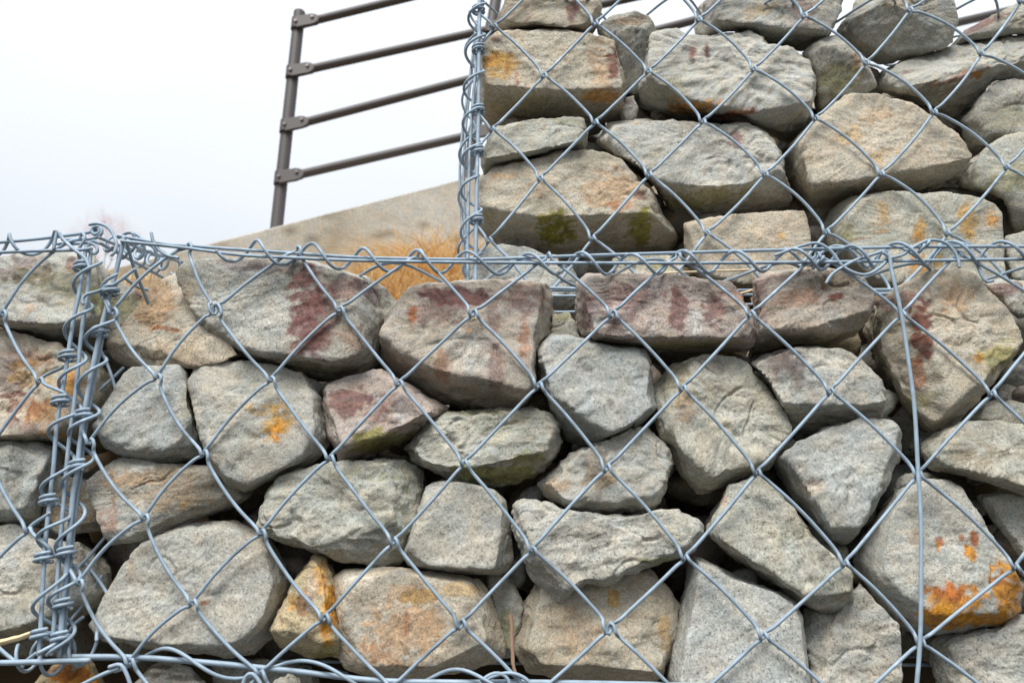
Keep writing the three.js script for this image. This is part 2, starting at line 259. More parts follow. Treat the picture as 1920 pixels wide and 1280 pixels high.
stone(L, 'large angular stone with a rust-brown fracture running down behind the upright wire', [1605,612,1640,577,1700,532,1760,506,1800,503,1840,520,1860,550,1900,590,1918,640,1880,692,1820,762,1770,802,1735,818,1705,808,1700,780,1680,722,1640,682,1615,642], { c: 't', t: [0.08, 0.1], e: 0.04, k: 30, cr: [[1622,640,1700,722,55], [1700,722,1722,805,52], [1770,780,1905,655,50], [1700,535,1745,640,30]], st: [['q',1725,590,22,50,1], ['q',1735,650,18,40,1], ['m',1700,560,60,24,0.7], ['r',1722,700,16,34,0.7], ['c',1790,555,30,36,0.7], ['a',1870,665,40,30,0.7], ['o',1835,672,14,12,0.6], ['a',1740,745,30,14,0.5]], rough: 1.25 });
stone(L, 'purplish stone end at the frame edge above the split angular stone', [1838,528,1880,524,1950,530,1955,592,1912,600,1893,582,1868,556], { c: 'g', z: -0.06, st: [['m',1870,545,40,14,0.7]] });
stone(L, 'shadowed stone tucked under the split angular stone', [1830,770,1900,690,1960,670,1960,770,1890,760,1845,775], { c: 'g', z: -0.12, n: 20 });
stone(L, 'small pale stone set back between the rusty-topped block and the long flat red stone', [1036,592,1068,586,1083,618,1088,646,1050,655,1034,630], { c: 'n', z: -0.055, st: [['a',1050,595,20,10,0.5]] });
stone(L, 'low dull stone behind the right-hand corner post with a reddish tip', [200,525,225,528,255,545,290,565,250,600,205,640,190,610,185,560], { c: 'g', z: -0.07, st: [['q',262,550,14,14,0.7], ['a',235,580,40,30,0.5]] });
// ---- lower basket, second course
stone(L, 'pale grey five-sided stone in the second course below the rusty-topped block', [1003,652,1040,627,1060,630,1130,645,1205,655,1218,680,1222,740,1230,765,1190,800,1150,814,1090,836,1065,826,1045,790,1020,730,1003,690], { c: 'b', t: [0.02, 0.2], k: 40, cr: [[1034,738,1096,784,52], [1096,784,1155,812,46], [1010,660,1036,740,38]], tint: 0.15 });
stone(L, 'leaning greenish-grey boulder with a brown scar on its shoulder', [1228,722,1260,687,1330,668,1370,670,1400,680,1440,730,1470,770,1480,800,1470,840,1440,880,1410,890,1350,915,1310,922,1280,890,1250,830,1225,790], { c: 'n', z: -0.022, t: [0.12, 0.16], cr: [[1300,690,1262,830,40], [1300,905,1450,860,40]], st: [['c',1285,750,18,40,0.6], ['k',1330,690,60,16,0.4], ['f',1270,720,40,40,0.4]], rough: 1.25 });
stone(L, 'rounded grey stone with dark blotches below the red-flecked brownish stone', [1405,682,1440,665,1500,652,1580,655,1620,680,1650,715,1660,750,1655,780,1600,792,1550,802,1490,827,1480,790,1460,745,1430,702], { c: 'g', z: -0.016, t: [0.02, 0.16], cr: [[1480,772,1590,760,62], [1590,760,1660,764,60]], st: [['k',1490,700,40,40,0.6], ['v',1470,680,50,24,0.6]] });
stone(L, 'dark-edged grey stone pointing down between the boulder and the upright wire', [1455,870,1470,850,1510,825,1560,800,1630,783,1670,785,1690,810,1692,840,1670,900,1650,930,1620,985,1585,1022,1560,1010,1520,970,1480,920,1460,890], { c: 'b', z: -0.012, t: [0.08, 0.22], k: 32, cr: [[1500,900,1560,984,50], [1560,984,1625,985,60], [1670,850,1630,970,40]], st: [['c',1520,915,26,16,0.35], ['k',1470,880,30,30,0.4]], tint: 0.2 });
stone(L, 'rough pale stone at the frame edge right of the upright wire', [1730,832,1760,810,1800,792,1870,790,1955,800,1960,932,1920,930,1860,905,1800,890,1745,880,1732,852], { c: 'n', z: -0.014, t: [0, 0.22], cr: [[1760,872,1900,905,55]], rough: 0.9, st: [['n',1850,860,70,20,0.5]] });
stone(L, 'thin grey stone lying on the rough pale stone at the frame edge', [1795,792,1840,755,1880,748,1955,762,1958,806,1870,796], { c: 'n', z: -0.05 });
stone(L, 'smooth blue-grey stone beside the corner posts in the second course', [175,800,195,760,230,702,250,688,340,688,355,712,356,745,366,790,382,830,385,855,330,868,250,860,200,842], { c: 'b', t: [-0.06, 0.15], k: 26, cr: [[185,805,240,850,40], [200,835,340,858,50]], st: [['f',350,765,14,40,0.6]], tint: 0.2 });
stone(L, 'large rounded stone with an ochre rust smear on its face', [350,712,375,677,400,672,480,680,560,700,600,720,610,760,616,830,600,855,560,880,500,902,460,918,420,905,390,860,370,790,355,742], { c: 'g', t: [0, 0.16], k: 24, cr: [[470,905,612,835,48], [380,850,430,905,40], [575,720,592,850,34]], st: [['y',512,790,26,46,0.9], ['o',518,805,12,26,0.8], ['y',480,770,26,14,0.5], ['y',545,790,14,14,0.4]] });
stone(L, 'reddish wedge stone with an olive underside between the ochre-smeared stone and the rusty-topped block', [608,735,615,720,673,702,714,694,724,698,838,765,832,778,760,826,700,856,640,864,622,829,606,770], { c: 'p', t: [-0.1, 0.3], k: 36, cr: [[636,852,745,801,66], [745,801,838,768,66], [612,735,640,850,36]], st: [['m',665,750,46,34,0.9], ['m',715,760,40,30,0.6], ['q',722,775,12,18,0.6], ['w',745,780,30,12,0.6], ['a',720,830,80,24,0.8]] });
stone(L, 'rough layered stone with a mossy green underside in the middle', [760,842,775,820,800,792,830,775,900,768,960,765,1010,765,1045,790,1052,830,1030,870,1000,895,940,912,880,905,820,887,775,867], { c: 'n', z: -0.02, t: [0, 0.2], cr: [[785,872,880,876,60], [880,876,1040,842,62]], st: [['a',930,892,90,20,0.8], ['a',1000,860,40,16,0.6], ['a',880,770,80,8,0.4]], rough: 1.6, fol: 0.1 });
stone(L, 'brown-veined stone under the pale five-sided one', [1010,905,1040,880,1070,850,1120,830,1180,805,1215,803,1245,830,1260,870,1250,905,1225,955,1200,962,1100,963,1050,945,1020,925], { c: 'g', z: -0.02, t: [0.02, 0.18], cr: [[1060,940,1240,930,55]], st: [['n',1120,870,30,60,0.6], ['c',1040,910,36,16,0.5], ['k',1130,860,16,30,0.5], ['n',1110,900,50,12,0.6]], rough: 1.4 });
// ---- lower basket, third course
stone(L, 'wide cracked grey stone under the reddish wedge', [483,987,500,920,520,895,560,880,640,866,760,862,800,880,795,910,780,960,762,1010,755,1058,720,1063,640,1050,570,1030,520,1015,495,1002], { c: 'n', t: [0, 0.17], k: 26, z: -0.012, cr: [[732,930,742,1060,48], [500,1000,640,1048,40], [500,930,560,885,36]], st: [['f',700,890,90,14,0.5], ['k',640,930,3,60,0.4]], rough: 1.5 });
stone(L, 'smooth square grey stone in the middle of the third course', [757,1045,785,960,800,915,815,905,870,905,925,920,945,940,955,980,960,1040,950,1070,930,1076,850,1073,775,1066], { c: 'g', t: [-0.02, 0.12], k: 46, tf: 0.1, e: 0.03, cr: [[942,950,930,1068,52], [765,1055,930,1070,45]], tint: 0.08, rough: 0.6, chips: 8 });
stone(L, 'flat brown stone beside the corner posts under the blue-grey one', [158,900,213,862,234,855,309,870,412,872,480,906,476,928,430,955,344,983,289,1013,206,1020,193,998,178,953], { c: 'g', z: -0.02, t: [-0.05, 0.2], cr: [[300,1005,430,945,56], [170,915,210,1010,40]], st: [['r',205,970,26,34,0.5], ['n',300,920,110,40,0.6], ['c',260,900,60,16,0.4], ['y',345,953,8,14,0.5]], tc: 'n', tint: 0.6 });
stone(L, 'slaty L-shaped stone with a crumbling lower corner', [959,950,971,938,1019,940,1071,957,1112,964,1215,964,1236,953,1284,952,1311,967,1324,985,1311,1025,1249,1056,1181,1077,1132,1098,1098,1092,1057,1126,1016,1112,988,1060,967,1003], { c: 'g', ctr: [1085, 1015], z: -0.008, t: [-0.02, 0.16], k: 22, cr: [[990,1060,1060,1118,40], [1120,1085,1290,1030,52]], st: [['k',1120,990,40,40,0.3], ['a',1240,1052,60,10,0.5], ['w',1060,1080,50,12,0.3]], rough: 1.35, fol: 0.05 });
stone(L, 'long pale slab sliding diagonally to the lower right', [1420,892,1437,898,1489,953,1523,1001,1571,1046,1600,1077,1594,1139,1571,1160,1537,1156,1502,1128,1434,1082,1380,1050,1325,998,1340,960,1370,915], { c: 'n', t: [0.1, 0.24], k: 32, cr: [[1335,1000,1500,1114,60], [1500,1114,1595,1112,55]], st: [['r',1350,920,14,30,0.4], ['f',1500,1000,60,16,0.3]], rough: 1.1 });
stone(L, 'large stone splashed bright orange at its lower edge beside the upright wire', [1604,1052,1612,1026,1654,964,1695,919,1746,904,1781,903,1801,914,1826,950,1860,1008,1891,1050,1915,1108,1916,1142,1880,1170,1815,1177,1781,1185,1695,1178,1674,1157,1626,1101], { c: 'g', t: [0, 0.12], k: 38, cr: [[1700,1168,1900,1155,50], [1615,1060,1690,1160,44], [1800,925,1890,1060,40]], st: [['o',1790,1125,50,36], ['r',1785,1108,34,18,0.9], ['o',1775,1160,60,22], ['o',1885,1110,36,52], ['r',1872,1088,24,12,0.7], ['o',1860,1160,50,16], ['r',1760,1015,10,13,1], ['o',1760,1026,6,16,0.7], ['o',1820,1040,14,18,1], ['r',1826,1012,8,16,1], ['r',1803,1008,5,7,0.8], ['r',1735,1110,5,10,0.8], ['r',1690,1172,12,8,0.8], ['c',1712,1000,14,22,0.4]], rough: 0.8, tint: 0.15 });
stone(L, 'dark stone edge beyond the orange-splashed stone', [1828,930,1880,924,1955,936,1958,1062,1915,1045,1882,1000], { c: 'g', z: -0.05 });
stone(L, 'narrow grey stone peeping out above the orange-splashed stone', [1648,962,1690,892,1740,886,1770,902,1720,945], { c: 'g', z: -0.075 });
// ---- lower basket, bottom course
stone(L, 'largest plain grey stone near the foot of the corner posts', [162,1170,199,1115,234,1060,261,1022,309,1001,344,984,440,978,478,994,496,998,529,1063,546,1094,529,1149,512,1184,474,1222,440,1229,292,1216,193,1202], { c: 'g', t: [-0.03, 0.14], k: 32, cr: [[487,1000,512,1095,48], [512,1095,478,1215,42], [180,1190,440,1222,56], [200,1120,270,1025,34]], st: [['r',382,1130,5,4,0.9], ['c',246,1075,8,24,0.4]], rough: 0.9, tint: 0.12 });
stone(L, 'ochre and rust coloured wedge squeezed beside the large tan stone', [591,1040,625,1055,632,1100,638,1139,646,1166,636,1232,584,1232,526,1212,506,1180,530,1135,556,1080], { c: 'y', z: -0.007, t: [-0.2, 0.22], k: 26, cr: [[600,1060,622,1180,50], [520,1185,630,1195,50]], st: [['o',620,1150,20,60], ['o',600,1080,16,40,0.7], ['r',570,1130,14,30,0.6], ['o',545,1130,12,20,0.6], ['a',610,1220,30,12,0.6], ['w',585,1110,10,40,0.5]], rough: 1.3 });
stone(L, 'large tan stone spotted with rust in the bottom course', [625,1087,646,1068,721,1064,824,1076,896,1087,920,1125,948,1201,941,1235,890,1252,786,1272,700,1271,649,1253,634,1218,639,1166,626,1142], { c: 't', t: [0, 0.1], k: 30, cr: [[900,1095,934,1240,58], [650,1245,900,1250,46]], st: [['c',740,1190,100,60,0.75], ['c',770,1110,60,20,0.5], ['y',790,1115,40,18,0.6], ['r',762,1170,6,30,0.5], ['r',700,1220,40,20,0.35], ['k',880,1160,24,40,0.5], ['y',860,1105,40,16,0.5], ['w',670,1090,36,14,0.4]], tc: 'c', rough: 0.7 });
stone(L, 'tan stone with a yellow streak below the slaty L-shaped stone', [966,1211,985,1125,1016,1080,1084,1062,1132,1058,1215,1068,1249,1105,1273,1135,1258,1215,1238,1266,1208,1284,1101,1282,1036,1268,985,1256], { c: 't', z: -0.036, t: [0.02, 0.16], cr: [[1212,1085,1230,1230,42], [1010,1130,990,1215,40], [1000,1245,1230,1262,50]], st: [['y',1150,1130,12,30,0.8], ['c',1080,1180,60,50,0.4], ['y',1250,1190,16,40,0.5], ['k',1055,1215,14,6,0.7], ['n',1010,1235,34,20,0.4]] });
stone(L, 'smooth light grey stone at the lower frame edge between tan and diagonal stones', [1301,1043,1339,1060,1387,1087,1440,1105,1489,1129,1502,1160,1507,1211,1517,1290,1500,1330,1262,1325,1252,1250,1266,1184,1284,1115,1287,1067], { c: 'b', t: [0.02, 0.12], k: 40, tf: 0.12, tint: 0.05, rough: 0.55, tone: 1.08, chips: 8, cr: [[1255,1262,1300,1300,40], [1296,1060,1275,1190,36]] });
stone(L, 'grey-brown stone in shadow between the light grey and the orange-splashed stones', [1506,1140,1560,1150,1612,1094,1640,1125,1685,1177,1689,1252,1690,1330,1520,1330,1512,1250], { c: 'g', z: -0.03, t: [-0.05, 0.1], cr: [[1570,1160,1545,1260,40]], tc: 'n', rough: 1.2 });
stone(L, 'grey stone under the orange-splashed one at the frame corner', [1740,1192,1781,1190,1880,1175,1920,1150,1960,1160,1965,1330,1775,1330,1748,1245], { c: 'g', z: -0.03, t: [-0.1, 0.08], cr: [[1790,1195,1800,1290,40]], rough: 1.3 });
stone(L, 'dim brown stone behind the broken stick', [905,1060,960,1085,985,1140,965,1230,935,1235,925,1150], { c: 'g', z: -0.07, st: [['a',950,1180,20,40,0.5]] });
// ---- left basket
stone(L, 'brown and olive stone topping the next basket, beyond the twin posts', [-40,500,30,475,110,470,140,478,170,477,205,515,216,560,206,620,190,652,150,656,100,642,50,626,-40,602], { c: 'g', z: -0.03, t: [-0.1, 0.3], cr: [[-20,598,110,608,62], [110,608,205,590,60], [165,480,200,600,38]], st: [['v',45,505,60,30,0.7], ['q',135,495,16,18,0.7], ['f',110,540,80,40,0.6], ['a',190,560,20,40,0.6], ['o',54,575,8,14,0.5], ['w',60,560,80,24,0.35]], tone: 1.1 });
stone(L, 'rust-stained stone with ochre patches behind the corner posts', [-40,612,0,612,60,632,120,652,160,662,208,708,212,760,195,802,170,826,120,833,60,829,0,826,-40,826], { c: 't', z: -0.03, t: [-0.1, 0.15], cr: [[-10,815,160,815,60]], st: [['r',70,680,40,20,0.5], ['v',25,700,40,50,0.7], ['o',130,720,22,30,0.9], ['o',75,770,50,26,0.7], ['q',40,760,40,26,0.7], ['y',60,700,40,30,0.5], ['m',50,800,50,14,0.6], ['w',100,800,30,14,0.4], ['o',110,815,40,10,0.6]], rough: 1.4 });
stone(L, 'blue-grey stone at the far frame edge below the rust-stained one', [-40,828,60,830,112,842,116,880,90,902,82,950,75,986,30,979,-40,972], { c: 'b', z: -0.03, t: [-0.1, 0.12], st: [['k',30,860,16,60,0.5]] });
stone(L, 'small dark brown stone hidden behind the corner posts', [85,905,115,893,165,900,188,950,196,992,120,1002,78,986], { c: 'g', z: -0.06, st: [['n',130,950,60,50,0.8]], cr: [[120,905,110,990,40]] });
stone(L, 'grey stone low in the next basket behind the foot of the posts', [-40,990,25,984,80,1010,150,1020,200,1050,207,1110,172,1152,90,1172,20,1190,-40,1202], { c: 'g', z: -0.035, t: [-0.05, 0.12], cr: [[60,1010,170,1090,40], [-20,1185,170,1140,58]], st: [['n',120,1060,60,40,0.5]] });
// ---- basket below
const D = L;
stone(D, 'rust-orange stone tip below the bottom rail at the posts', [40,1310,75,1268,100,1250,165,1236,192,1272,205,1330,160,1400,50,1390], { c: 'y', z: -0.03, st: [['o',130,1275,60,30], ['r',120,1260,40,20,0.8]] });
stone(D, 'streaky black and white stone below the bottom rail', [238,1300,280,1252,310,1238,350,1250,395,1292,420,1340,380,1400,250,1390], { c: 'w', z: -0.03, t: [0.15, 0.3], st: [['k',275,1265,40,8,0.8], ['k',300,1252,30,5,0.8], ['k',350,1270,40,6,0.7]], fol: 0.6 });
stone(D, 'small greenish stone tip below the bottom rail', [505,1300,515,1275,540,1265,562,1272,572,1310,570,1380,510,1380], { c: 'n', z: -0.03 });
stone(D, 'dark brown stone below the bottom rail under the plain grey one', [395,1245,500,1235,580,1250,620,1320,600,1400,430,1400,400,1310], { c: 'g', z: -0.09 });
// ---- upper basket
stone(U, 'squarish stone with a maroon streak at the upper frame edge by the basket corner', [925,52,945,10,960,-45,1115,-45,1126,10,1118,50,1105,65,1050,62,1010,55,960,60], { c: 't', t: [0, 0.05], k: 36, cr: [[940,48,1100,52,70]], st: [['m',1075,20,14,30,0.9], ['m',988,37,6,10,0.9], ['m',960,20,10,10,0.6]] });
stone(U, 'squared block with rust-stained ends in the upper basket corner', [903,90,935,60,1000,58,1060,58,1130,70,1150,78,1155,110,1169,155,1166,212,1160,228,1090,226,1000,223,920,232,905,226], { c: 't', t: [0, 0.02], k: 44, tf: 0.1, cr: [[904,158,1015,166,76], [1015,168,1169,166,76]], st: [['y',935,125,34,30,0.9], ['o',925,115,16,14,0.5], ['r',950,128,4,12,0.7], ['r',968,145,4,16,0.7], ['c',1130,120,26,50,0.7], ['q',1150,125,12,44,1], ['q',930,72,14,10,0.9], ['o',1130,180,40,14,0.8], ['a',970,200,70,26,0.35]], rough: 0.8 });
stone(U, 'narrow stone in deep shade between the rust-ended block and the big pale boulder', [1118,52,1150,30,1190,22,1215,30,1231,55,1222,80,1216,130,1202,182,1176,192,1165,150,1150,82,1120,66], { c: 'g', z: -0.04, t: [0, -0.6], cr: [[1122,62,1228,54,50]], st: [['c',1185,38,40,10,0.6]] });
stone(U, 'big pale boulder with two red runs and an orange underside', [1217,70,1223,59,1261,55,1286,66,1333,68,1406,60,1429,70,1441,84,1488,94,1516,115,1526,141,1522,183,1511,222,1466,268,1441,253,1394,233,1324,230,1242,223,1195,221,1202,176,1216,140], { c: 'w', t: [0.02, 0.05], k: 24, cr: [[1223,150,1300,192,50], [1290,190,1400,210,66], [1400,210,1523,190,64]], st: [['q',1296,92,8,22,0.9], ['q',1324,90,5,22,0.8], ['o',1300,205,50,14,0.9], ['r',1375,216,44,10,0.9], ['o',1265,195,24,16,0.5], ['f',1260,170,30,30,0.4]], rough: 1.5, tone: 0.98 });
stone(U, 'grey stone on top of the pale boulder at the upper frame edge', [1300,62,1305,25,1330,-5,1362,-45,1570,-45,1573,20,1552,65,1540,80,1500,96,1440,82,1420,62,1380,60,1340,62,1320,73], { c: 'g', t: [0.05, 0.05], cr: [[1380,44,1550,60,68], [1340,-10,1345,55,36]], st: [['m',1500,20,26,30,0.6], ['v',1330,20,20,30,0.5], ['y',1420,20,30,14,0.4]] });
stone(U, 'dark triangular stone with a pale chipped edge right of the big pale boulder', [1505,98,1540,75,1568,65,1590,80,1626,115,1644,160,1612,182,1565,187,1532,216,1525,170,1521,130], { c: 'g', z: -0.035, t: [-0.1, -0.5], cr: [[1572,70,1642,160,45]], st: [['c',1605,115,10,40,0.7], ['a',1570,150,40,30,0.5]] });
stone(U, 'large stone with a dark undercut face at the upper frame edge', [1570,57,1600,20,1622,-45,1785,-45,1793,30,1786,80,1760,92,1700,110,1650,120,1630,110,1600,90], { c: 'g', z: -0.02, t: [0, -0.05], cr: [[1640,26,1720,26,68], [1720,28,1790,56,66], [1640,26,1590,80,46]], st: [['k',1600,40,30,40,0.4], ['y',1700,0,40,10,0.3]] });
stone(U, 'long brownish stone slanting up to the frame edge in the upper basket', [1644,165,1653,136,1684,117,1766,91,1825,77,1895,63,1955,60,1958,125,1905,146,1860,154,1813,200,1789,221,1754,210,1696,186], { c: 'g', t: [-0.05, 0.1], z: -0.02, cr: [[1660,150,1780,130,40], [1690,165,1920,115,58]], st: [['r',1800,145,60,10,0.6], ['o',1835,140,12,10,0.7], ['n',1740,170,50,20,0.7], ['w',1800,95,60,10,0.5], ['q',1693,135,8,6,0.8]], fol: -0.3, rough: 1.5, tone: 1.1 });
stone(U, 'purple-grey stone at the upper frame corner', [1778,88,1810,55,1850,35,1900,10,1950,-25,1958,60,1890,66,1830,79], { c: 'g', z: -0.04, t: [-0.2, -0.1], cr: [[1800,75,1900,35,60]], st: [['m',1840,45,50,12,0.8]] });
stone(U, 'broad tan boulder, the widest in the upper basket', [1470,295,1490,270,1530,225,1570,195,1600,178,1650,180,1710,195,1760,225,1800,260,1816,290,1811,310,1780,335,1730,355,1690,357,1640,372,1580,396,1540,399,1500,376,1475,337], { c: 't', t: [0.02, 0.14], k: 28, cr: [[1520,345,1640,335,60], [1640,337,1800,300,64], [1478,290,1535,365,50], [1500,262,1530,370,30]], st: [['y',1590,260,30,24,0.5], ['y',1655,290,34,14,0.5], ['c',1640,215,30,16,0.5]], rough: 1 });
stone(U, 'round-shouldered dark grey stone at the frame edge in the upper basket', [1808,255,1805,225,1840,182,1870,155,1900,147,1955,158,1958,262,1880,266,1840,284,1815,281], { c: 'g', z: -0.03, t: [0, 0.05], st: [['f',1880,220,50,30,0.5], ['k',1830,240,26,30,0.4]] });
stone(U, 'greenish stone at the frame edge above the lichen-streaked block', [1792,350,1820,315,1840,290,1870,262,1910,248,1960,255,1962,432,1900,436,1884,375,1860,362], { c: 'n', z: -0.025, t: [-0.15, 0.05], cr: [[1835,310,1930,330,50]], st: [['a',1880,340,60,30,0.4]] });
stone(U, 'wide block with yellow lichen streaks standing behind the rail', [1545,425,1560,395,1600,370,1700,360,1730,365,1780,360,1840,370,1870,380,1880,400,1883,500,1880,545,1700,550,1620,545,1580,510,1550,470], { c: 'n', t: [0.02, 0.02], k: 42, tf: 0.1, cr: [[1598,385,1580,500,48]], st: [['y',1657,400,8,26,0.8], ['o',1655,425,6,12,0.6], ['y',1725,430,12,22,0.8], ['o',1722,445,10,12,0.5], ['y',1812,420,16,34,0.8], ['o',1850,412,10,24,0.9], ['o',1725,495,20,24,0.9], ['y',1758,480,10,30,0.8], ['r',1612,445,6,9,0.8], ['a',1585,440,14,24,0.5]], rough: 0.7, tint: 0.2 });
stone(U, 'dark stone end beside the lichen-streaked block at the frame edge', [1886,445,1950,425,1955,545,1888,540], { c: 'g', z: -0.03 });
stone(U, 'plain squared tan block behind the rail', [1285,417,1340,408,1420,400,1510,392,1517,440,1519,490,1516,540,1400,540,1320,530,1290,495], { c: 't', t: [0, 0.02], k: 46, tf: 0.08, st: [['y',1463,443,6,6,0.6]], rough: 0.55, chips: 8, tint: 0.25, tc: 'c' });
stone(U, 'long pale boulder with an olive underside beneath the two-run boulder', [1118,264,1145,232,1200,224,1280,228,1350,235,1395,232,1430,240,1450,265,1462,300,1481,370,1479,390,1420,396,1340,406,1285,413,1260,400,1230,350,1200,320,1150,292], { c: 'w', t: [0, 0.12], z: -0.018, cr: [[1215,330,1300,348,60], [1300,350,1400,342,66], [1400,342,1470,310,60]], st: [['m',1380,262,14,18,0.8], ['o',1190,228,8,5,0.8], ['a',1300,380,110,24,0.65]], rough: 1.3, tone: 0.95 });
stone(U, 'thin wedge stone lying under the rust-ended block', [902,285,930,237,1000,225,1060,220,1095,222,1099,250,1096,281,1050,291,1000,292,950,306,905,332], { c: 'n', z: -0.012, t: [-0.05, 0.2], cr: [[902,300,1010,281,66], [1010,281,1097,262,68]], st: [['a',1070,225,30,6,0.4]] });
stone(U, 'flat-faced stone with bright green moss on its undercut face', [897,380,905,340,930,315,1000,300,1050,287,1110,283,1160,300,1200,340,1222,355,1237,400,1265,440,1276,466,1220,473,1100,476,1000,472,930,457,900,432], { c: 't', t: [0, 0.12], k: 38, cr: [[900,390,1000,405,56], [1000,406,1206,399,58], [1216,360,1232,470,50]], st: [['c',1150,350,60,40,0.7], ['q',1200,365,16,12,0.8], ['r',1170,385,30,10,0.6], ['c',950,330,30,10,0.6], ['a',1040,435,38,40,1], ['a',1045,440,26,30,1], ['a',1205,430,28,36,1], ['k',1140,440,30,30,0.3], ['a',915,400,10,20,0.4], ['c',1010,345,40,30,0.35]], rough: 1 });
stone(U, 'low grey stone half hidden by the rail at the upper basket corner', [878,520,895,472,940,459,1000,467,1040,490,1075,500,1088,560,1040,590,960,580,890,560], { c: 'b', t: [0, 0.15], z: -0.02, tint: 0.15, cr: [[1040,500,1060,580,40]] });
stone(U, 'small pale stone peeping under the rail between mossy stone and tan block', [1150,485,1200,476,1275,480,1285,545,1160,545], { c: 't', z: -0.04, st: [['a',1235,510,24,20,0.6]] });
stone(U, 'tiny grey stone in the gap under the rust-ended block', [1162,186,1188,180,1196,205,1192,228,1166,230], { c: 'g', z: -0.07, st: [['m',1180,190,14,8,0.6]] });

// ---- the rubble behind the facing stones, and the filling beyond the frame
{
  const parts = [];
  const lump = (x, y, z, r) => {
    const { pts, idx } = boxSphere(5), N = pts.length / 3, pos = new Float32Array(N * 3), col = new Float32Array(N * 3), uv = new Float32Array(N * 2), s = rnd() * 50, b = Object.values(BASE)[Math.floor(rnd() * 8)];
    const pl = []; for (let i = 0; i < 11; i++) { const n = V(rr(-1, 1), rr(-1, 1), rr(-1, 1)).normalize(), d = rr(0.7, 1); pl.push([n.x / d, n.y / d, n.z / d]); }
    const sx = r * rr(0.9, 1.4), sy = r * rr(0.7, 1), sz = r * rr(0.8, 1.1), tw = rr(-0.5, 0.5), ct = Math.cos(tw), sn = Math.sin(tw);
    for (let i = 0; i < N; i++) { let a = pts[i * 3], c = pts[i * 3 + 1], d = pts[i * 3 + 2], l = Math.hypot(a, c, d); a /= l; c /= l; d /= l; let g = 1; for (const p of pl) { const v = p[0] * a + p[1] * c + p[2] * d; if (v > 0) g += v ** 14; } g = g ** (1 / 14) * (1 + 0.12 * noise(a * 3 + s, c * 3, d * 3));
      const u = a / g * sx, w = c / g * sy; pos.set([x + u * ct - w * sn, y + u * sn + w * ct, z + d / g * sz], i * 3); uv.set([u * 1.9 + s, w * 1.9], i * 2); const f = 0.85 + 0.5 * noise(a * 2 + s, c * 2, d * 2); col.set([b[0] * f, b[1] * f, b[2] * f], i * 3); }
    const g = new THREE.BufferGeometry(); g.setAttribute('position', new THREE.BufferAttribute(pos, 3)); g.setAttribute('uv', new THREE.BufferAttribute(uv, 2)); g.setAttribute('color', new THREE.BufferAttribute(col, 3)); g.setIndex(idx.slice()); g.computeVertexNormals(); parts.push(g);
  };
  const fill = (x0, x1, y0, y1, z0, z1, s) => { for (let y = y0; y < y1; y += s) for (let x = x0; x < x1; x += s * 1.15) for (let z = z0; z > z1; z -= s) lump(x + rr(-1, 1) * s * 0.2, Math.min(y + rr(-1, 1) * s * 0.2, y1 - s * 0.4), z + rr(-1, 1) * s * 0.15, s * 0.52); };
  const s = 0.105;
  fill(-1.3, 1.35, BASE_Y + 0.03, RAIL_Y - 0.02, -0.175, -0.37, 0.09);             // behind the lower facing
  fill(0.02, 1.4, RAIL_Y + 0.03, TOP_Y - 0.015, BACK - 0.145, BACK - 0.39, 0.085);    // behind the upper facing
  fill(-1.3, 1.35, 0.06, BASE_Y - 0.07, -0.13, -0.3, s);                   // basket below
  fill(-1.3, 1.35, 0.06, BASE_Y - 0.1, -0.05, -0.1, s);
  fill(0.76, 1.4, BASE_Y + 0.05, RAIL_Y, -0.06, -0.19, s); fill(-1.45, -0.77, BASE_Y + 0.05, RAIL_Y, -0.06, -0.19, s);
  fill(0.93, 1.45, RAIL_Y + 0.05, TOP_Y - 0.05, BACK - 0.06, BACK - 0.18, s);
  for (let i = 0; i < 150; i++) lump(rr(-0.62, 0.7), rr(BASE_Y + 0.03, RAIL_Y - 0.06), rr(-0.09, -0.13), rr(0.01, 0.024));
  for (let i = 0; i < 60; i++) lump(rr(0, 0.75), rr(RAIL_Y + 0.03, TOP_Y - 0.12), BACK - rr(0.09, 0.12), rr(0.01, 0.022));
  const m = shade(new THREE.Mesh(mergeGeometries(parts), stoneMats[1]));
  thing(m, 'rubble_fill', 'mass of shadowed rubble packed behind the facing stones', 'rubble', null, 'stuff');
}
// ---------------------------------------------------------------- wire baskets
const zinc = new THREE.MeshStandardMaterial({ vertexColors: true, roughness: 0.6, metalness: 0.12 });
const WR = 0.0021;
function wireGeometry(points, r = WR, per = 0.006, closed = false) {
  const c = new THREE.CatmullRomCurve3(points, closed, 'centripetal'), len = c.getLength(), n = Math.max(6, Math.min(900, Math.round(len / per)));
  const g = new THREE.TubeGeometry(c, n, r, 8, closed), p = g.attributes.position, col = new Float32Array(p.count * 3);
  for (let i = 0; i < p.count; i++) { const x = p.getX(i), y = p.getY(i), z = p.getZ(i), v = 1 + 0.3 * fbm(x * 60, y * 60, z * 60, 2) + 0.25 * noise(x * 300, y * 300, z * 300), dull = sstep(0.1, 0.45, fbm(x * 25 + 4, y * 25, z * 25, 2)) * 0.35 - 0.4 * sstep(0.22, 0.4, fbm(x * 70, y * 70 + 9, z * 70, 2)); col.set([0.29 * v * (1 - dull), 0.375 * v * (1 - dull), 0.46 * v * (1 - dull * 1.05)], i * 3); }
  g.setAttribute('color', new THREE.BufferAttribute(col, 3));
  const caps = closed ? [] : [[points[0], points[1]], [points[points.length - 1], points[points.length - 2]]].map(([e, q]) => { const s = new THREE.SphereGeometry(r * 1.02, 8, 5); s.translate(e.x, e.y, e.z); const cc = new Float32Array(s.attributes.position.count * 3); for (let i = 0; i < cc.length; i += 3) cc.set([0.3, 0.34, 0.37], i); s.setAttribute('color', new THREE.BufferAttribute(cc, 3)); return s; });
  return mergeGeometries([g, ...caps]);
}
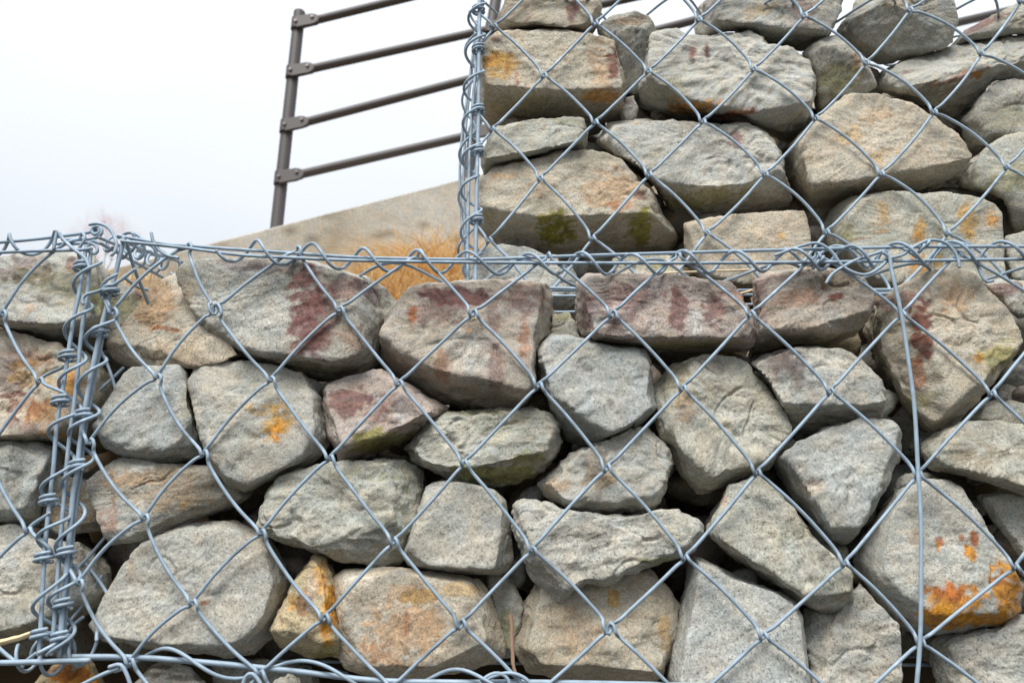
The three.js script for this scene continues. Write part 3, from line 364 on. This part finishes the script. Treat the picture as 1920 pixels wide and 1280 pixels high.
function wire(group, name, points, r, per, closed) { const g = wireGeometry(points, r, per, closed); g.translate(-group.position.x, -group.position.y, -group.position.z); return part(name, g, zinc, group); }
const px = (list, z, dz = 0) => { const o = []; for (let i = 0; i < list.length; i += 2) o.push(at(list[i], list[i + 1], z + dz)); return o; };
function basket(label, x, y, z) { const g = new THREE.Group(); g.position.set(x, y, z); return thing(g, 'gabion_basket', label, 'wire basket', 'wire mesh baskets of the stepped wall'); }
// A spiral of lacing wire wound round a path; side and front are the two directions across it.
function helix(path, R, pitch, phase, side, front, steps = 14, jitter = 0.25) {
  const c = new THREE.CatmullRomCurve3(path, false, 'centripetal'), len = c.getLength(), n = Math.ceil(len / pitch * steps), out = [], s = rnd() * 90;
  for (let i = 0; i <= n; i++) { const t = i / n, p = c.getPointAt(t), a = phase + (t * len / pitch + 0.22 * noise(t * len / pitch * 0.7 + s, 1, 2)) * 2 * Math.PI, q = R * (1 + jitter * noise(t * len / pitch * 1.3 + s, 5, 3)); out.push(p.addScaledVector(side, Math.cos(a) * q).addScaledVector(front, Math.sin(a) * q * 0.8)); }
  return out;
}
const EX = V(1, 0, 0), EY = V(0, 1, 0), EZ = V(0, 0, 1);
function tie(group, c, R = 0.0072, turns = 1.9, tilt = 0.15) {     // a short tight coil round an upright
  const o = []; for (let i = 0; i <= 26; i++) { const a = i / 26 * turns * 2 * Math.PI + 0.6; o.push(V(c.x + Math.cos(a) * R * 1.25, c.y - 0.0055 * (i / 26 - 0.5) * turns + tilt * Math.cos(a) * R, c.z + Math.sin(a) * R)); }
  wire(group, 'tie_ring', o, 0.00225, 0.003);
}
// One zigzag strand of chain link: peaks hook into the row of nodes above, dips into the row below.
function strand(group, top, bottom, z, o = {}) {
  const all = [...top.map(p => [...p, 1]), ...bottom.map(p => [...p, -1])].sort((a, b) => a[0] - b[0]), P = [], k = o.k ?? 1, w = 0.0031;
  const put = (x, y, dz) => P.push(at(x, y, z + dz + (o.bulge ? o.bulge(x, y) : 0)));
  if (o.start) for (const [x, y, dz] of o.start) put(x, y, dz ?? 0);
  all.forEach(([x, y, s], i) => {
    const prev = all[i - 1], next = all[i + 1], hv = Math.abs(noise(x * 0.37, y * 0.41, 3)) * 1.6, h = (4.6 + 3 * hv + (o.slack?.(y) ?? 0) * hv * 6) * k, d = (4.8 + (o.slack?.(y) ?? 0) * hv * 6) * k;
    if (prev && Math.sign(prev[2]) !== s) {
      const down = s < 0, bow = (down ? o.bowDown?.(x) ?? 0 : o.bowUp?.(x) ?? 0) + rr(-0.012, 0.012), dx = x - prev[0], dy = y - prev[1];
      for (const t of [0.1, 0.3, 0.5, 0.7, 0.9]) { const q = bow * 4 * t * (1 - t); put(prev[0] + dx * t + dy * q, prev[1] + dy * t - dx * q, 0); }
    }
    // the hook: in front on one arm, behind on the other
    const front = s < 0 ? w : -w;
    const sh = s * 2.6 * k; put(x + sh - d, y + s * d * 1.05, front); put(x + sh - d * 0.4, y - s * h * 0.75, front * 0.5); put(x + sh + d * 0.4, y - s * h * 0.75, -front * 0.5); put(x + sh + d, y + s * d * 1.05, -front);
  });
  if (o.end) for (const [x, y, dz] of o.end) put(x, y, dz ?? 0);
  wire(group, 'mesh_wire', P, o.r ?? WR, 0.0055);
}
const pairs = a => { const o = []; for (let i = 0; i < a.length; i += 2) o.push([a[i], a[i + 1]]); return o; };
const L_OUT = 0.0;
// ---- lower basket
const lower = basket('lower wire basket with a thick upright wire, spanning most of the picture', -0.55, BASE_Y, 0);
const rows = [
  [352,460, 557,466, 786,475, 1026,480, 1270,478, 1531,476, 1797,474, 2090,470],
  [211,584, 403,580, 637,580, 887,587, 1149,588, 1408,588, 1692,588, 1985,590],
  [295,706, 508,711, 748,718, 1010,722, 1280,727, 1558,733, 1861,737, 2150,740],
  [168,828, 382,849, 618,858, 870,868, 1138,877, 1420,885, 1722,889, 2020,895],
  [271,970, 490,998, 738,1015, 998,1030, 1285,1045, 1585,1055, 1905,1062, 2200,1066],
  [148,1092, 361,1130, 608,1158, 864,1170, 1143,1178, 1432,1192, 1727,1204, 2040,1212],
  [243,1240, 488,1262, 735,1288, 1000,1306, 1290,1322, 1590,1332, 1900,1340, 2210,1345],
].map(pairs);
const bowD = x => -0.085 + 0.11 * sstep(150, 1100, x), bowU = x => 0.07 - 0.07 * sstep(150, 900, x);
const starts = [[[186,545,-0.012]], [[196,560,-0.006], [204,572,0.004]], [[146,790,-0.01]], [[152,808,-0.006]], [[126,1060,-0.008]], [[132,1076,-0.006]]];
for (let i = 0; i < 6; i++) strand(lower, rows[i], rows[i + 1], FRONT, { start: starts[i], bowDown: bowD, bowUp: bowU, slack: y => y > 1100 || (y > 560 && y < 610) ? 1 : 0.1, k: 1 });
const railA = px([222,442, 320,459, 357,461, 451,468, 544,474, 661,482, 777,485, 894,486, 1066,480, 1300,473, 1480,468, 1709,463, 1920,462, 2100,462], FRONT, -0.003);
const railB = px([228,452, 357,466, 451,478, 544,483, 661,488, 894,492, 1066,493, 1300,493, 1480,492, 1686,489, 1920,486, 2100,485], FRONT, 0.003);
wire(lower, 'top_rail', railA, 0.00224); wire(lower, 'top_rail', railB, 0.00224);
const mid = railA.slice(2).map((p, i) => { const q = railB[Math.min(i + 1, railB.length - 1)]; return V(p.x, p.y - 0.0055, 0); });
wire(lower, 'lacing_wire', helix(px([412,467, 544,476, 661,485, 777,489, 894,492, 1066,494, 1300,492, 1470,489, 1600,480, 1760,473, 1920,473, 2080,473], FRONT), 0.0142, 0.0675, 2.2, EY, EZ, 16), 0.00215, 0.004);
wire(lower, 'lacing_wire', helix(px([1470,480, 1560,478, 1640,482, 1740,476, 1800,474], FRONT, -0.012), 0.012, 0.075, 1.2, EY, EZ, 14), 0.00206, 0.004);
const knot = (g, x, y, z, R, ax) => { const o = [], c = at(x, y, z); for (let i = 0; i <= 40; i++) { const a = i / 40 * 1.7 * 2 * Math.PI; o.push(V(c.x + Math.cos(a) * R * 0.55 + (i / 40 - 0.5) * 0.012 * ax, c.y + Math.cos(a) * R * 0.7 + (i / 40 - 0.5) * 0.009, c.z + Math.sin(a) * R)); } wire(g, 'lacing_knot', o, 0.00206, 0.003); };
knot(lower, 1733, 462, 0.002, 0.0075, 1); knot(lower, 1535, 492, 0.001, 0.008, 1);
wire(lower, 'lacing_wire', px([1455,478, 1500,462, 1534,456, 1560,472, 1582,500, 1620,515, 1652,500, 1668,478, 1662,470, 1640,476, 1600,490, 1560,515, 1550,530], FRONT, 0.004), 0.00206, 0.004);
wire(lower, 'lacing_wire', px([1662,485, 1692,478, 1714,463, 1745,450, 1775,456, 1795,480, 1800,500], FRONT, 0.006), 0.00206, 0.004);
wire(lower, 'lacing_wire', px([1800,455, 1815,460, 1830,490, 1850,528, 1862,526], FRONT, -0.004), 0.00206, 0.004);
wire(lower, 'brace_wire', px([1658,474, 1668,482, 1672,505, 1690,585, 1706,690, 1715,760, 1722,880, 1727,960, 1728,1060, 1726,1200, 1719,1290], FRONT, 0.0085), 0.00245);
const postR = px([232,446, 215,516, 203,563, 191,607, 177,670, 163,741, 149,834, 142,898, 138,915, 126,1048, 117,1137, 111,1229], FRONT, -0.002);
wire(lower, 'corner_post', postR, 0.003);
wire(lower, 'corner_post', px([192,630, 184,670, 170,741, 157,820, 149,898, 144,930, 132,1048, 123,1137, 118,1226], FRONT, -0.0095), 0.00232);
wire(lower, 'lacing_wire', helix(px([214,520, 203,563, 191,607, 177,670, 165,741, 151,834, 138,935, 127,1048, 117,1137, 110,1226], FRONT, -0.003), 0.0138, 0.0625, 1.3, EX, EZ, 16, 0.35), 0.00215, 0.004);
wire(lower, 'lacing_wire', px([252,505, 236,517, 215,532, 185,545, 160,553, 154,560, 155,569], FRONT, 0.006), 0.00215, 0.004);
for (const [x, y] of [[207, 545], [187, 622], [155, 778], [146, 873], [124, 1036], [118, 1133], [113, 1195]]) tie(lower, at(x, y, FRONT));
const bottomRail = px([122,1231, 250,1232, 400,1243, 560,1259, 700,1275, 850,1279, 1000,1279, 1300,1285, 1920,1300, 2100,1305], FRONT, -0.004);
wire(lower, 'bottom_rail', bottomRail, 0.003);
wire(lower, 'lacing_wire', helix(px([215,1232, 400,1243, 560,1259, 700,1275, 850,1279, 1000,1279], FRONT, -0.002), 0.0125, 0.148, 3.6, EY, EZ, 26, 0.5), 0.00206, 0.005);
wire(lower, 'lacing_wire', px([895,1290, 908,1272, 930,1262, 948,1268, 955,1284, 940,1296, 915,1290, 912,1276, 930,1266, 960,1262, 985,1272, 1000,1288], FRONT, 0.004), 0.00206, 0.004);
for (const z of [-0.1, -0.25]) wire(lower, 'bottom_wire', [V(-0.5, BASE_Y - 0.004, z), V(0, BASE_Y - 0.009, z - 0.01), V(0.9, BASE_Y - 0.012, z)], 0.00206);
for (let i = 0; i < 4; i++) wire(lower, 'bottom_wire', px([330 + i * 230,1236, 420 + i * 230,1262], FRONT, -0.1 - 0.03 * i), 0.00206);
// its lid, lying just under the rail and running back
for (let r = 0; r < 1; r++) {
  const P = []; for (let i = 3; i < 20; i++) { const x = -0.48 + i * 0.0825 + 0.012 * noise(i * 3.3, r, 0), z = -(r + (i % 2)) * 0.082 - 0.004; if (x > -0.09 && z < BACK + 0.01 && r > 0) break; P.push(V(x, RAIL_Y - 0.004 + 0.007 * noise(i * 1.7, r * 2, 4), Math.max(z, x > -0.09 ? BACK + 0.012 : -9))); }
  wire(lower, 'lid_wire', P, 0.00206);
}
for (const [a, b, c] of [[0.004, -0.012, 0], [-0.003, -0.02, 1], [-0.018, -0.03, 2]]) wire(lower, 'lid_wire', [V(-0.085, RAIL_Y + a, BACK + 0.014 + c * 0.004), V(0.02, RAIL_Y + a * 1.6 - 0.004, BACK + 0.016), V(0.3, RAIL_Y + a - 0.004, BACK + 0.013), V(0.9, RAIL_Y + a, BACK + 0.014 + c * 0.004)], 0.00215);
wire(lower, 'lid_edge', [...px([230,450], FRONT, -0.004), ...px([262,466], FRONT, -0.06), ...px([330,488], FRONT, -0.15), ...px([372,503], FRONT, -0.2)], 0.00224);
wire(lower, 'lid_wire', [...px([238,458], FRONT, -0.012), ...px([250,500], FRONT, -0.03), ...px([273,557], FRONT, -0.06), ...px([285,590], FRONT, -0.075)], 0.00232);
wire(lower, 'lid_wire', [...px([232,520], FRONT, -0.05), ...px([262,540], FRONT, -0.07), ...px([290,545], FRONT, -0.08), ...px([330,560], FRONT, -0.1)], 0.0022);
wire(lower, 'lacing_wire', helix([...px([236,452], FRONT, -0.01), ...px([270,474], FRONT, -0.07), ...px([330,500], FRONT, -0.17)], 0.012, 0.035, 0.4, EY, EX, 14, 0.4), 0.00198, 0.004);
wire(lower, 'lacing_wire', px([222,445, 240,436, 256,440, 270,452], FRONT, -0.02), 0.00215, 0.004);
wire(lower, 'lacing_wire', px([283,437, 286,450, 297,468, 316,480, 333,483], FRONT, 0.002), 0.00215, 0.004);
// ---- basket beside it
const next = basket('neighbouring wire basket cut off by the picture edge, with twin posts at its corner', -0.95, BASE_Y, 0);
const nrows = [[-270,452, -60,450, 151,442], [-210,592, 4,588], [-140,714, 74,714], [-240,850, -25,848], [-190,995, 52,994], [-290,1135, -75,1132], [-180,1250, 40,1250]].map(pairs);
strand(next, nrows[0], nrows[1], FRONT, { bowDown: x => -0.06, bowUp: x => 0.1, end: [[146, 470, 0], [150, 490, -0.006]] });
strand(next, nrows[1], nrows[2], FRONT, { bowDown: x => -0.05, bowUp: x => 0.06, end: [[118, 688, -0.004]] });
strand(next, nrows[2], nrows[3], FRONT, { bowDown: x => -0.05, bowUp: x => 0.03, end: [[122, 738, 0.002], [126, 746, -0.004]] });
strand(next, nrows[3], nrows[4], FRONT, { bowDown: x => -0.05, bowUp: x => 0.03, end: [[92, 962, 0.003]] });
strand(next, nrows[4], nrows[5], FRONT, { bowDown: x => -0.05, bowUp: x => 0.03, end: [[90, 1026, 0.004], [96, 1038, -0.003]] });
strand(next, nrows[5], nrows[6], FRONT, { bowDown: x => -0.05, bowUp: x => 0.03, end: [[66, 1225, 0]] });
wire(next, 'top_rail', px([-300,470, 0,454, 86,446, 168,435, 180,431], FRONT, -0.012), 0.00232);
wire(next, 'top_rail', px([-300,486, 0,473, 80,470, 155,468, 168,466], FRONT, 0.003), 0.00232);
wire(next, 'top_rail', px([100,457, 130,457, 165,456, 178,460, 182,470, 176,476, 166,470, 165,460, 174,452, 186,456], FRONT, -0.004), 0.00232, 0.004);
wire(next, 'top_rail', px([117,449, 150,449, 178,446, 188,440, 190,430, 182,424, 172,428, 172,436, 180,440, 187,432, 186,424], FRONT, -0.008), 0.00232, 0.004);
wire(next, 'lacing_wire', helix(px([-280,474, 0,462, 100,455], FRONT, -0.004), 0.015, 0.052, 0.9, EY, EZ, 16, 0.3), 0.00215, 0.004);
wire(next, 'lacing_wire', px([100,466, 105,440, 108,433, 114,444, 136,466, 160,486, 168,505], FRONT, 0.006), 0.00215, 0.004);
wire(next, 'lacing_wire', px([168,421, 182,419, 200,425, 212,440, 218,458, 216,470, 209,478], FRONT, 0.004), 0.00215, 0.004);
wire(next, 'corner_post', px([161,462, 146,557, 137,600, 119,717, 107,787, 99,881, 95,915, 83,1034, 76,1167, 72,1226], FRONT, 0.001), 0.00249);
wire(next, 'corner_post', px([170,466, 160,575, 155,600, 140,741, 128,834, 122,900, 111,1034, 101,1167, 96,1226], FRONT, -0.003), 0.00249);
wire(next, 'lacing_wire', helix(px([164,490, 152,560, 146,600, 130,735, 117,834, 109,905, 97,1034, 89,1167, 85,1222], FRONT, -0.001), 0.0155, 0.0625, 5.7, EX, EZ, 16, 0.35), 0.00215, 0.004);
for (const [x, y] of [[153, 500], [126, 668], [112, 752], [91, 938], [81, 1046], [75, 1190]]) tie(next, at(x, y, FRONT));
wire(next, 'lid_edge', [...px([186,446], FRONT, -0.006), ...px([225,461], FRONT, -0.06), ...px([320,486], FRONT, -0.18)], 0.00232);
wire(next, 'lid_edge', [...px([184,454], FRONT, -0.004), ...px([222,475], FRONT, -0.06), ...px([308,522], FRONT, -0.18)], 0.00232);
wire(next, 'lacing_wire', helix([...px([200,452], FRONT, -0.02), ...px([240,470], FRONT, -0.08), ...px([310,500], FRONT, -0.18)], 0.014, 0.045, 2, EY, EX, 14, 0.4), 0.00198, 0.004);
wire(next, 'bottom_rail', px([-300,1250, -20,1243, 95,1240, 165,1238], FRONT, 0.006), 0.003);
wire(next, 'lacing_wire', helix(px([30,1236, 90,1234, 150,1226, 190,1205], FRONT, -0.012), 0.014, 0.03, 1, EY, EZ, 14, 0.5), 0.00206, 0.004);
wire(next, 'lacing_wire', helix(px([60,1205, 110,1215, 160,1190], FRONT, -0.03), 0.018, 0.04, 2, EY, EX, 14, 0.5), 0.00206, 0.004);
// side panel strands between the two baskets, seen in the dark gap behind the posts
for (const [a, b] of [[[180, 640], [216, 728]], [[230, 690], [150, 760]], [[196, 1008], [128, 1080]], [[150, 1045], [205, 1120]], [[190, 1080], [110, 1190]]]) wire(next, 'mesh_wire', [at(...a, -0.06), at((a[0] + b[0]) / 2 + 3, (a[1] + b[1]) / 2, -0.05), at(...b, -0.035)], 0.00206);
// ---- upper basket
const upper = basket('set-back upper wire basket standing on the lower one, its lacing wound up the corner', 0.4, RAIL_Y, BACK);
const urows = [
  [1022,-48, 1215,-54, 1412,-60, 1612,-66, 1815,-74, 2020,-80],
  [927,49, 1116,43, 1311,36, 1509,29, 1707,18, 1915,2, 2130,-10],
  [1020,141, 1216,133, 1414,129, 1625,117, 1841,100, 2060,90],
  [923,242, 1116,229, 1318,227, 1530,221, 1752,209, 1985,195, 2210,185],
  [1013,334, 1217,327, 1435,326, 1653,325, 1889,313, 2110,305],
  [917,450, 1111,446, 1326,436, 1550,434, 1778,437, 2010,430, 2230,425],
  [1012,568, 1228,560, 1450,555, 1675,550, 1905,548, 2130,545],
].map(pairs);
const us = [[[899, 25, 0]], [[899, 84, 0]], [[897, 212, 0]], [[895, 276, 0]], [[893, 420, 0]], [[892, 482, 0]]];
for (let i = 0; i < 6; i++) strand(upper, urows[i], urows[i + 1], BACK, { start: us[i], k: 0.8, r: 0.00224, loose: 0.7, bowDown: x => 0.045 + 0.03 * sstep(1000, 1900, x), bowUp: x => -0.012 - 0.02 * sstep(1000, 1900, x) });
wire(upper, 'corner_post', px([900,-30, 899,0, 898,94, 897,216, 893,397, 892,481, 891,555], BACK, 0.002), 0.003);
wire(upper, 'corner_post', px([904,-20, 898,60, 890,150, 884,225, 879,341, 877,481, 878,548], BACK, -0.006), 0.00241);
wire(upper, 'lacing_wire', helix(px([897,10, 892,94, 888,180, 885,262, 882,341, 883,433, 884,520], BACK, -0.002), 0.0138, 0.0615, 0.2, EX, EZ, 16, 0.3), 0.00215, 0.004);
wire(upper, 'lacing_wire', helix(px([890,20, 886,120, 878,230, 873,341, 876,470, 880,530], BACK, -0.03), 0.012, 0.085, 3, EX, EZ, 14, 0.4), 0.00198, 0.005);
wire(upper, 'side_wire', px([893,40, 884,120, 876,180, 866,256, 862,340, 868,439, 874,530], BACK, -0.045), 0.00206);
wire(upper, 'side_wire', px([897,60, 888,110, 880,175, 872,256, 869,340, 873,439, 876,530], BACK, -0.08), 0.00206);
for (const [x, y] of [[897, 18], [897, 92], [896, 206], [895, 284], [893, 412]]) tie(upper, at(x, y, BACK + 0.001));
wire(upper, 'top_rail', [V(-0.07, TOP_Y, BACK), V(0.5, TOP_Y + 0.004, BACK), V(1.3, TOP_Y, BACK)], 0.003);
for (let r = 0; r < 2; r++) { const P = []; for (let i = 0; i < 17; i++) P.push(V(-0.06 + i * 0.0825, TOP_Y - 0.003 - 0.008 * r + 0.006 * noise(i * 1.9, r, 7), BACK - (r + (i % 2)) * 0.085)); wire(upper, 'lid_wire', P, 0.00206); }
wire(upper, 'base_rail', [V(-0.07, RAIL_Y + 0.006, BACK), V(0.5, RAIL_Y + 0.003, BACK + 0.002), V(1.3, RAIL_Y + 0.006, BACK)], 0.00232);
// ---- basket below, standing on the ground
const under = basket('wire basket below the bottom rail, only its top edge in view', -0.2, 0, 0);
const brow = [rows[6]]; brow.push(rows[6].slice(0, -1).map((p, i) => [(p[0] + rows[6][i + 1][0]) / 2, p[1] + 160]));
for (let i = 2; i < 5; i++) brow.push(brow[i - 2].map(([x, y]) => [x, y + 320]));
for (let i = 0; i < 4; i++) strand(under, brow[i], brow[i + 1], FRONT, {});
wire(under, 'bottom_rail', [V(-0.6, 0.006, 0), V(0.2, 0.006, 0), V(1.0, 0.006, 0)], 0.003);
wire(under, 'top_wire', px([205,1250, 225,1246, 236,1262, 246,1290], FRONT, 0.004), 0.00224, 0.004);
wire(under, 'top_wire', px([455,1282, 462,1266, 472,1263, 484,1275, 492,1290], FRONT, 0.004), 0.00224, 0.004);
wire(under, 'top_wire', px([140,1290, 190,1265, 222,1252], FRONT, 0.002), 0.00224, 0.004);

// ---------------------------------------------------------------- railing on the wall
{
  const Z = WALL_Z - 0.13, paint = new THREE.MeshStandardMaterial({ color: new THREE.Color().setRGB(...lin(80, 76, 76)), roughness: 0.55, metalness: 0.1 }), bolt = new THREE.MeshStandardMaterial({ color: new THREE.Color().setRGB(...lin(104, 98, 100)), roughness: 0.4, metalness: 0.5 });
  const posts = [[at(519, 418, Z), at(561, 26, Z)], [at(872, 360, Z), at(936, -40, Z)]];
  const g = new THREE.Group(); g.position.copy(posts[0][0]); thing(g, 'railing', 'dark brown tubular railing with four rails on the concrete wall', 'railing');
  const rail = [[[562, 45], [770, -6]], [[560, 134], [885, 62]], [[553, 234], [870, 151]], [[540, 332], [865, 257]]].map(([a, b]) => { const p = at(...a, Z + 0.012), q = at(...b, Z + 0.012); return [p, q.clone().sub(p).normalize()]; });
  const tube = (a, b, r, seg = 20) => { const d = b.clone().sub(a), geo = new THREE.CylinderGeometry(r, r, d.length(), seg, 1); geo.applyQuaternion(new THREE.Quaternion().setFromUnitVectors(EY, d.clone().normalize())); geo.translate((a.x + b.x) / 2, (a.y + b.y) / 2, (a.z + b.z) / 2); return geo; };
  const put = (name, geo, m, parent = g) => { geo.translate(-g.position.x, -g.position.y, -g.position.z); return part(name, geo, m, parent); };
  const stepV = posts[1][0].clone().sub(posts[0][0]);
  const list = [posts[0], posts[1], ...[5].map(k => { const s = stepV.clone().multiplyScalar(k); return [posts[0][0].clone().add(s), posts[0][1].clone().add(s)]; })];
  for (const [a, b] of list) {
    const dir = b.clone().sub(a).normalize(), foot = a.clone().addScaledVector(dir, -0.1), head = b.clone().addScaledVector(dir, 0.008);
    const body = tube(foot, head, 0.0295, 28), cap = new THREE.SphereGeometry(0.0295, 24, 8, 0, Math.PI * 2, 0, Math.PI / 2); cap.scale(1, 0.35, 1); cap.applyQuaternion(new THREE.Quaternion().setFromUnitVectors(EY, dir)); cap.translate(head.x, head.y, head.z);
    put('post', mergeGeometries([body, cap]), paint);
    for (const [p, d] of rail) {
      // where the rail passes the post
      const t = (a.x - p.x + (p.y - a.y) * dir.x / dir.y) / (d.x - d.y * dir.x / dir.y), c = p.clone().addScaledVector(d, t);
      const band = tube(c.clone().addScaledVector(dir, -0.032), c.clone().addScaledVector(dir, 0.032), 0.0318, 24), shapes = [band];
      for (const s of [1]) { shapes.push(tube(c.clone().addScaledVector(d, s * 0.02), c.clone().addScaledVector(d, s * 0.1), 0.0245, 20));
        const lug = new THREE.ExtrudeGeometry((() => { const q = new THREE.Shape(); q.moveTo(0, -0.03); q.lineTo(0.08, -0.03); q.quadraticCurveTo(0.115, -0.022, 0.115, 0); q.quadraticCurveTo(0.115, 0.022, 0.08, 0.03); q.lineTo(0, 0.03); q.lineTo(0, -0.03); return q; })(), { depth: 0.01, bevelEnabled: true, bevelSize: 0.003, bevelThickness: 0.003, bevelSegments: 2 });
        const ang = Math.atan2(d.y, d.x); lug.rotateZ(ang * 0.8); if (s < 0) lug.rotateZ(Math.PI); lug.translate(c.x, c.y - 0.008, c.z + 0.021); lug.deleteAttribute('uv'); const l2 = lug.index ? lug.toNonIndexed() : lug; shapes.push(l2); }
      const cl = put('clamp', mergeGeometries(shapes.map(q => { const n = q.index ? q.toNonIndexed() : q; n.deleteAttribute('uv'); return n; })), paint);
      for (const s of [0, 0.085]) { const q = c.clone().addScaledVector(d, s), bg = new THREE.CylinderGeometry(0.008, 0.0095, 0.012, 12); bg.rotateX(Math.PI / 2); bg.translate(q.x, q.y - 0.004, q.z + 0.036); put('bolt', bg, bolt, cl); }
    }
  }
  for (const [p, d] of rail) put('rail', tube(p.clone(), p.clone().addScaledVector(d, 4.2), 0.0212, 24), paint);
}

// ---------------------------------------------------------------- dry grass, straw, stick, far tree
{
  const pos = [], col = [], idx = [], tones = [lin(238, 204, 142), lin(222, 176, 108), lin(246, 228, 186), lin(176, 130, 80), lin(234, 212, 164)];
  const blade = (x, y, z, h, bend, ang, w) => {
    const c = tones[Math.floor(rnd() * 5)], f = rr(0.8, 1.1), o = pos.length / 3, n = 6, dx = Math.cos(ang), dz = Math.sin(ang), curl = rr(-0.5, 0.5);
    for (let i = 0; i <= n; i++) { const t = i / n, q = bend * t * t, a = curl * t, sx = x + (dx * Math.cos(a) - dz * Math.sin(a)) * q * h, sz = z + (dz * Math.cos(a) + dx * Math.sin(a)) * q * h, sy = y + h * (t - 0.42 * bend * t * t * t), ww = w * (1 - t * 0.85); pos.push(sx - dz * ww, sy, sz + dx * ww, sx + dz * ww, sy, sz - dx * ww); for (let k = 0; k < 2; k++) col.push(c[0] * f, c[1] * f, c[2] * f); if (i < n) idx.push(o + i * 2, o + i * 2 + 1, o + i * 2 + 2, o + i * 2 + 1, o + i * 2 + 3, o + i * 2 + 2); }
  };
  const tuft = (x, z, n, h, spread) => { for (let i = 0; i < n; i++) { const a = rnd() * 6.283, r = Math.sqrt(rnd()) * spread, X = x + Math.cos(a) * r, Zz = Math.max(WALL_Z + 0.03, z + Math.sin(a) * r); blade(X, bankY(Zz) - 0.02, Zz, h * rr(0.4, 1.2), rr(0.4, 1.8), rnd() * 6.283, rr(0.001, 0.0034)); } };
  for (let i = 0; i < 60; i++) { const z = rr(-1.55, -2.3), D = EYE.z - z, x = (rr(700, 905) - 960) / FOCAL * D * 1.1; tuft(x, z, 80, rr(0.13, 0.24) * (x > -0.5 ? 1.1 : 0.8), 0.15); }
  for (let i = 0; i < 90; i++) { const z = rr(-1.3, -2.3), D = EYE.z - z, x = (rr(-300, 760) - 960) / FOCAL * D * 1.1; tuft(x, z, 40, rr(0.05, 0.12), 0.14); }
  for (let i = 0; i < 26; i++) { const z = rr(-1.6, -2.25), x = rr(-0.2, 1.2); tuft(x, z, 40, 0.14, 0.15); }
  { const c = at(640, 480, -2.25); for (let i = 0; i < 70; i++) blade(c.x + rr(0.3, 0.46), bankY(-2.2) + 0.0, -2.22 + rr(-0.04, 0.06), rr(0.24, 0.31), rr(1.2, 1.75), Math.PI + rr(-0.25, 0.25), 0.002); }
  const g = new THREE.BufferGeometry(); g.setAttribute('position', new THREE.Float32BufferAttribute(pos, 3)); g.setAttribute('color', new THREE.Float32BufferAttribute(col, 3)); g.setIndex(idx); g.computeVertexNormals();
  thing(shade(new THREE.Mesh(g, new THREE.MeshPhysicalMaterial({ vertexColors: true, roughness: 0.9, side: THREE.DoubleSide, transmission: 0.3, thickness: 0 }))), 'dry_grass', 'dry orange grass growing on the bank before the concrete wall', 'grass', null, 'stuff');
}
{
  const straw = (name, label, pts, r, c) => { const m = new THREE.MeshStandardMaterial({ color: new THREE.Color().setRGB(...lin(...c)), roughness: 0.85 }); const g = new THREE.TubeGeometry(new THREE.CatmullRomCurve3(pts), 24, r, 7); const p = g.attributes.position; for (let i = 0; i < p.count; i++) { const k = 1.2 * r * noise(p.getX(i) * 90, p.getY(i) * 90, p.getZ(i) * 90) * 0.4; p.setXYZ(i, p.getX(i) + k, p.getY(i) + k, p.getZ(i)); } g.computeVertexNormals(); thing(shade(new THREE.Mesh(g, m)), name, label, name.replace(/_/g, ' ')); };
  straw('straw', 'pale dry straw lying at the foot of the twin posts', px([-40,1215, 20,1199, 72,1184], FRONT, -0.012), 0.0032, [222, 200, 160]);
  straw('broken_stick', 'thin brown stick standing between the two tan stones', px([957,1152, 960,1190, 962,1240, 966,1270], FRONT, -0.03), 0.00224, [168, 138, 116]);
  straw('straw', 'straw caught on the lid wires behind the long flat red stone', [at(1240, 512, BACK + 0.03), at(1340, 508, BACK + 0.03), at(1440, 505, BACK + 0.025)], 0.0014, [206, 190, 160]);
  straw('straw', 'short thick straw poking out beside the red-flecked brownish stone', [at(1380, 553, BACK + 0.05), at(1405, 546, BACK + 0.04), at(1432, 538, BACK + 0.03)], 0.00206, [200, 178, 140]);
}
{
  // bare, budding tree far beyond the bank: only the top of its crown shows
  const D = 34, base = at(175, 620, EYE.z - D), top = at(175, 405, EYE.z - D), H = top.y; const tr = [], tw = [];
  const g = new THREE.Group(); g.position.set(base.x, 0, base.z); thing(g, 'bare_tree', 'faint pinkish bare tree showing over the twin posts', 'tree');
  const limb = (a, d, len, r, lvl) => {
    const b = a.clone().addScaledVector(d, len), geo = new THREE.CylinderGeometry(r * 0.68, r, len, lvl < 3 ? 8 : 4, 1, true); geo.applyQuaternion(new THREE.Quaternion().setFromUnitVectors(EY, d)); geo.translate((a.x + b.x) / 2, (a.y + b.y) / 2, (a.z + b.z) / 2); (lvl < 3 ? tr : tw).push(geo);
    if (lvl > 7) return; const n = lvl < 1 ? 4 : lvl < 5 ? 3 : 2;
    for (let i = 0; i < n; i++) { const q = d.clone().add(V(rr(-1, 1), rr(-0.35, 0.7), rr(-1, 1)).multiplyScalar(0.75)).normalize(); limb(b, q, lvl ? len * rr(0.62, 0.82) : H * rr(0.045, 0.065), r * (lvl ? 0.55 : 0.22), lvl + 1); }
  };
  const s0 = H / 4.1; limb(V(0, 0, 0), EY.clone(), H * 0.82, 0.13, 0);
  const bark = new THREE.MeshStandardMaterial({ color: new THREE.Color().setRGB(...lin(196, 168, 166)), roughness: 0.9 }), twig = new THREE.MeshStandardMaterial({ color: new THREE.Color().setRGB(...lin(228, 190, 190)), roughness: 0.9 });
  part('trunk', mergeGeometries(tr), bark, g); part('crown', mergeGeometries(tw), twig, g);
}
renderer.render(scene, camera);
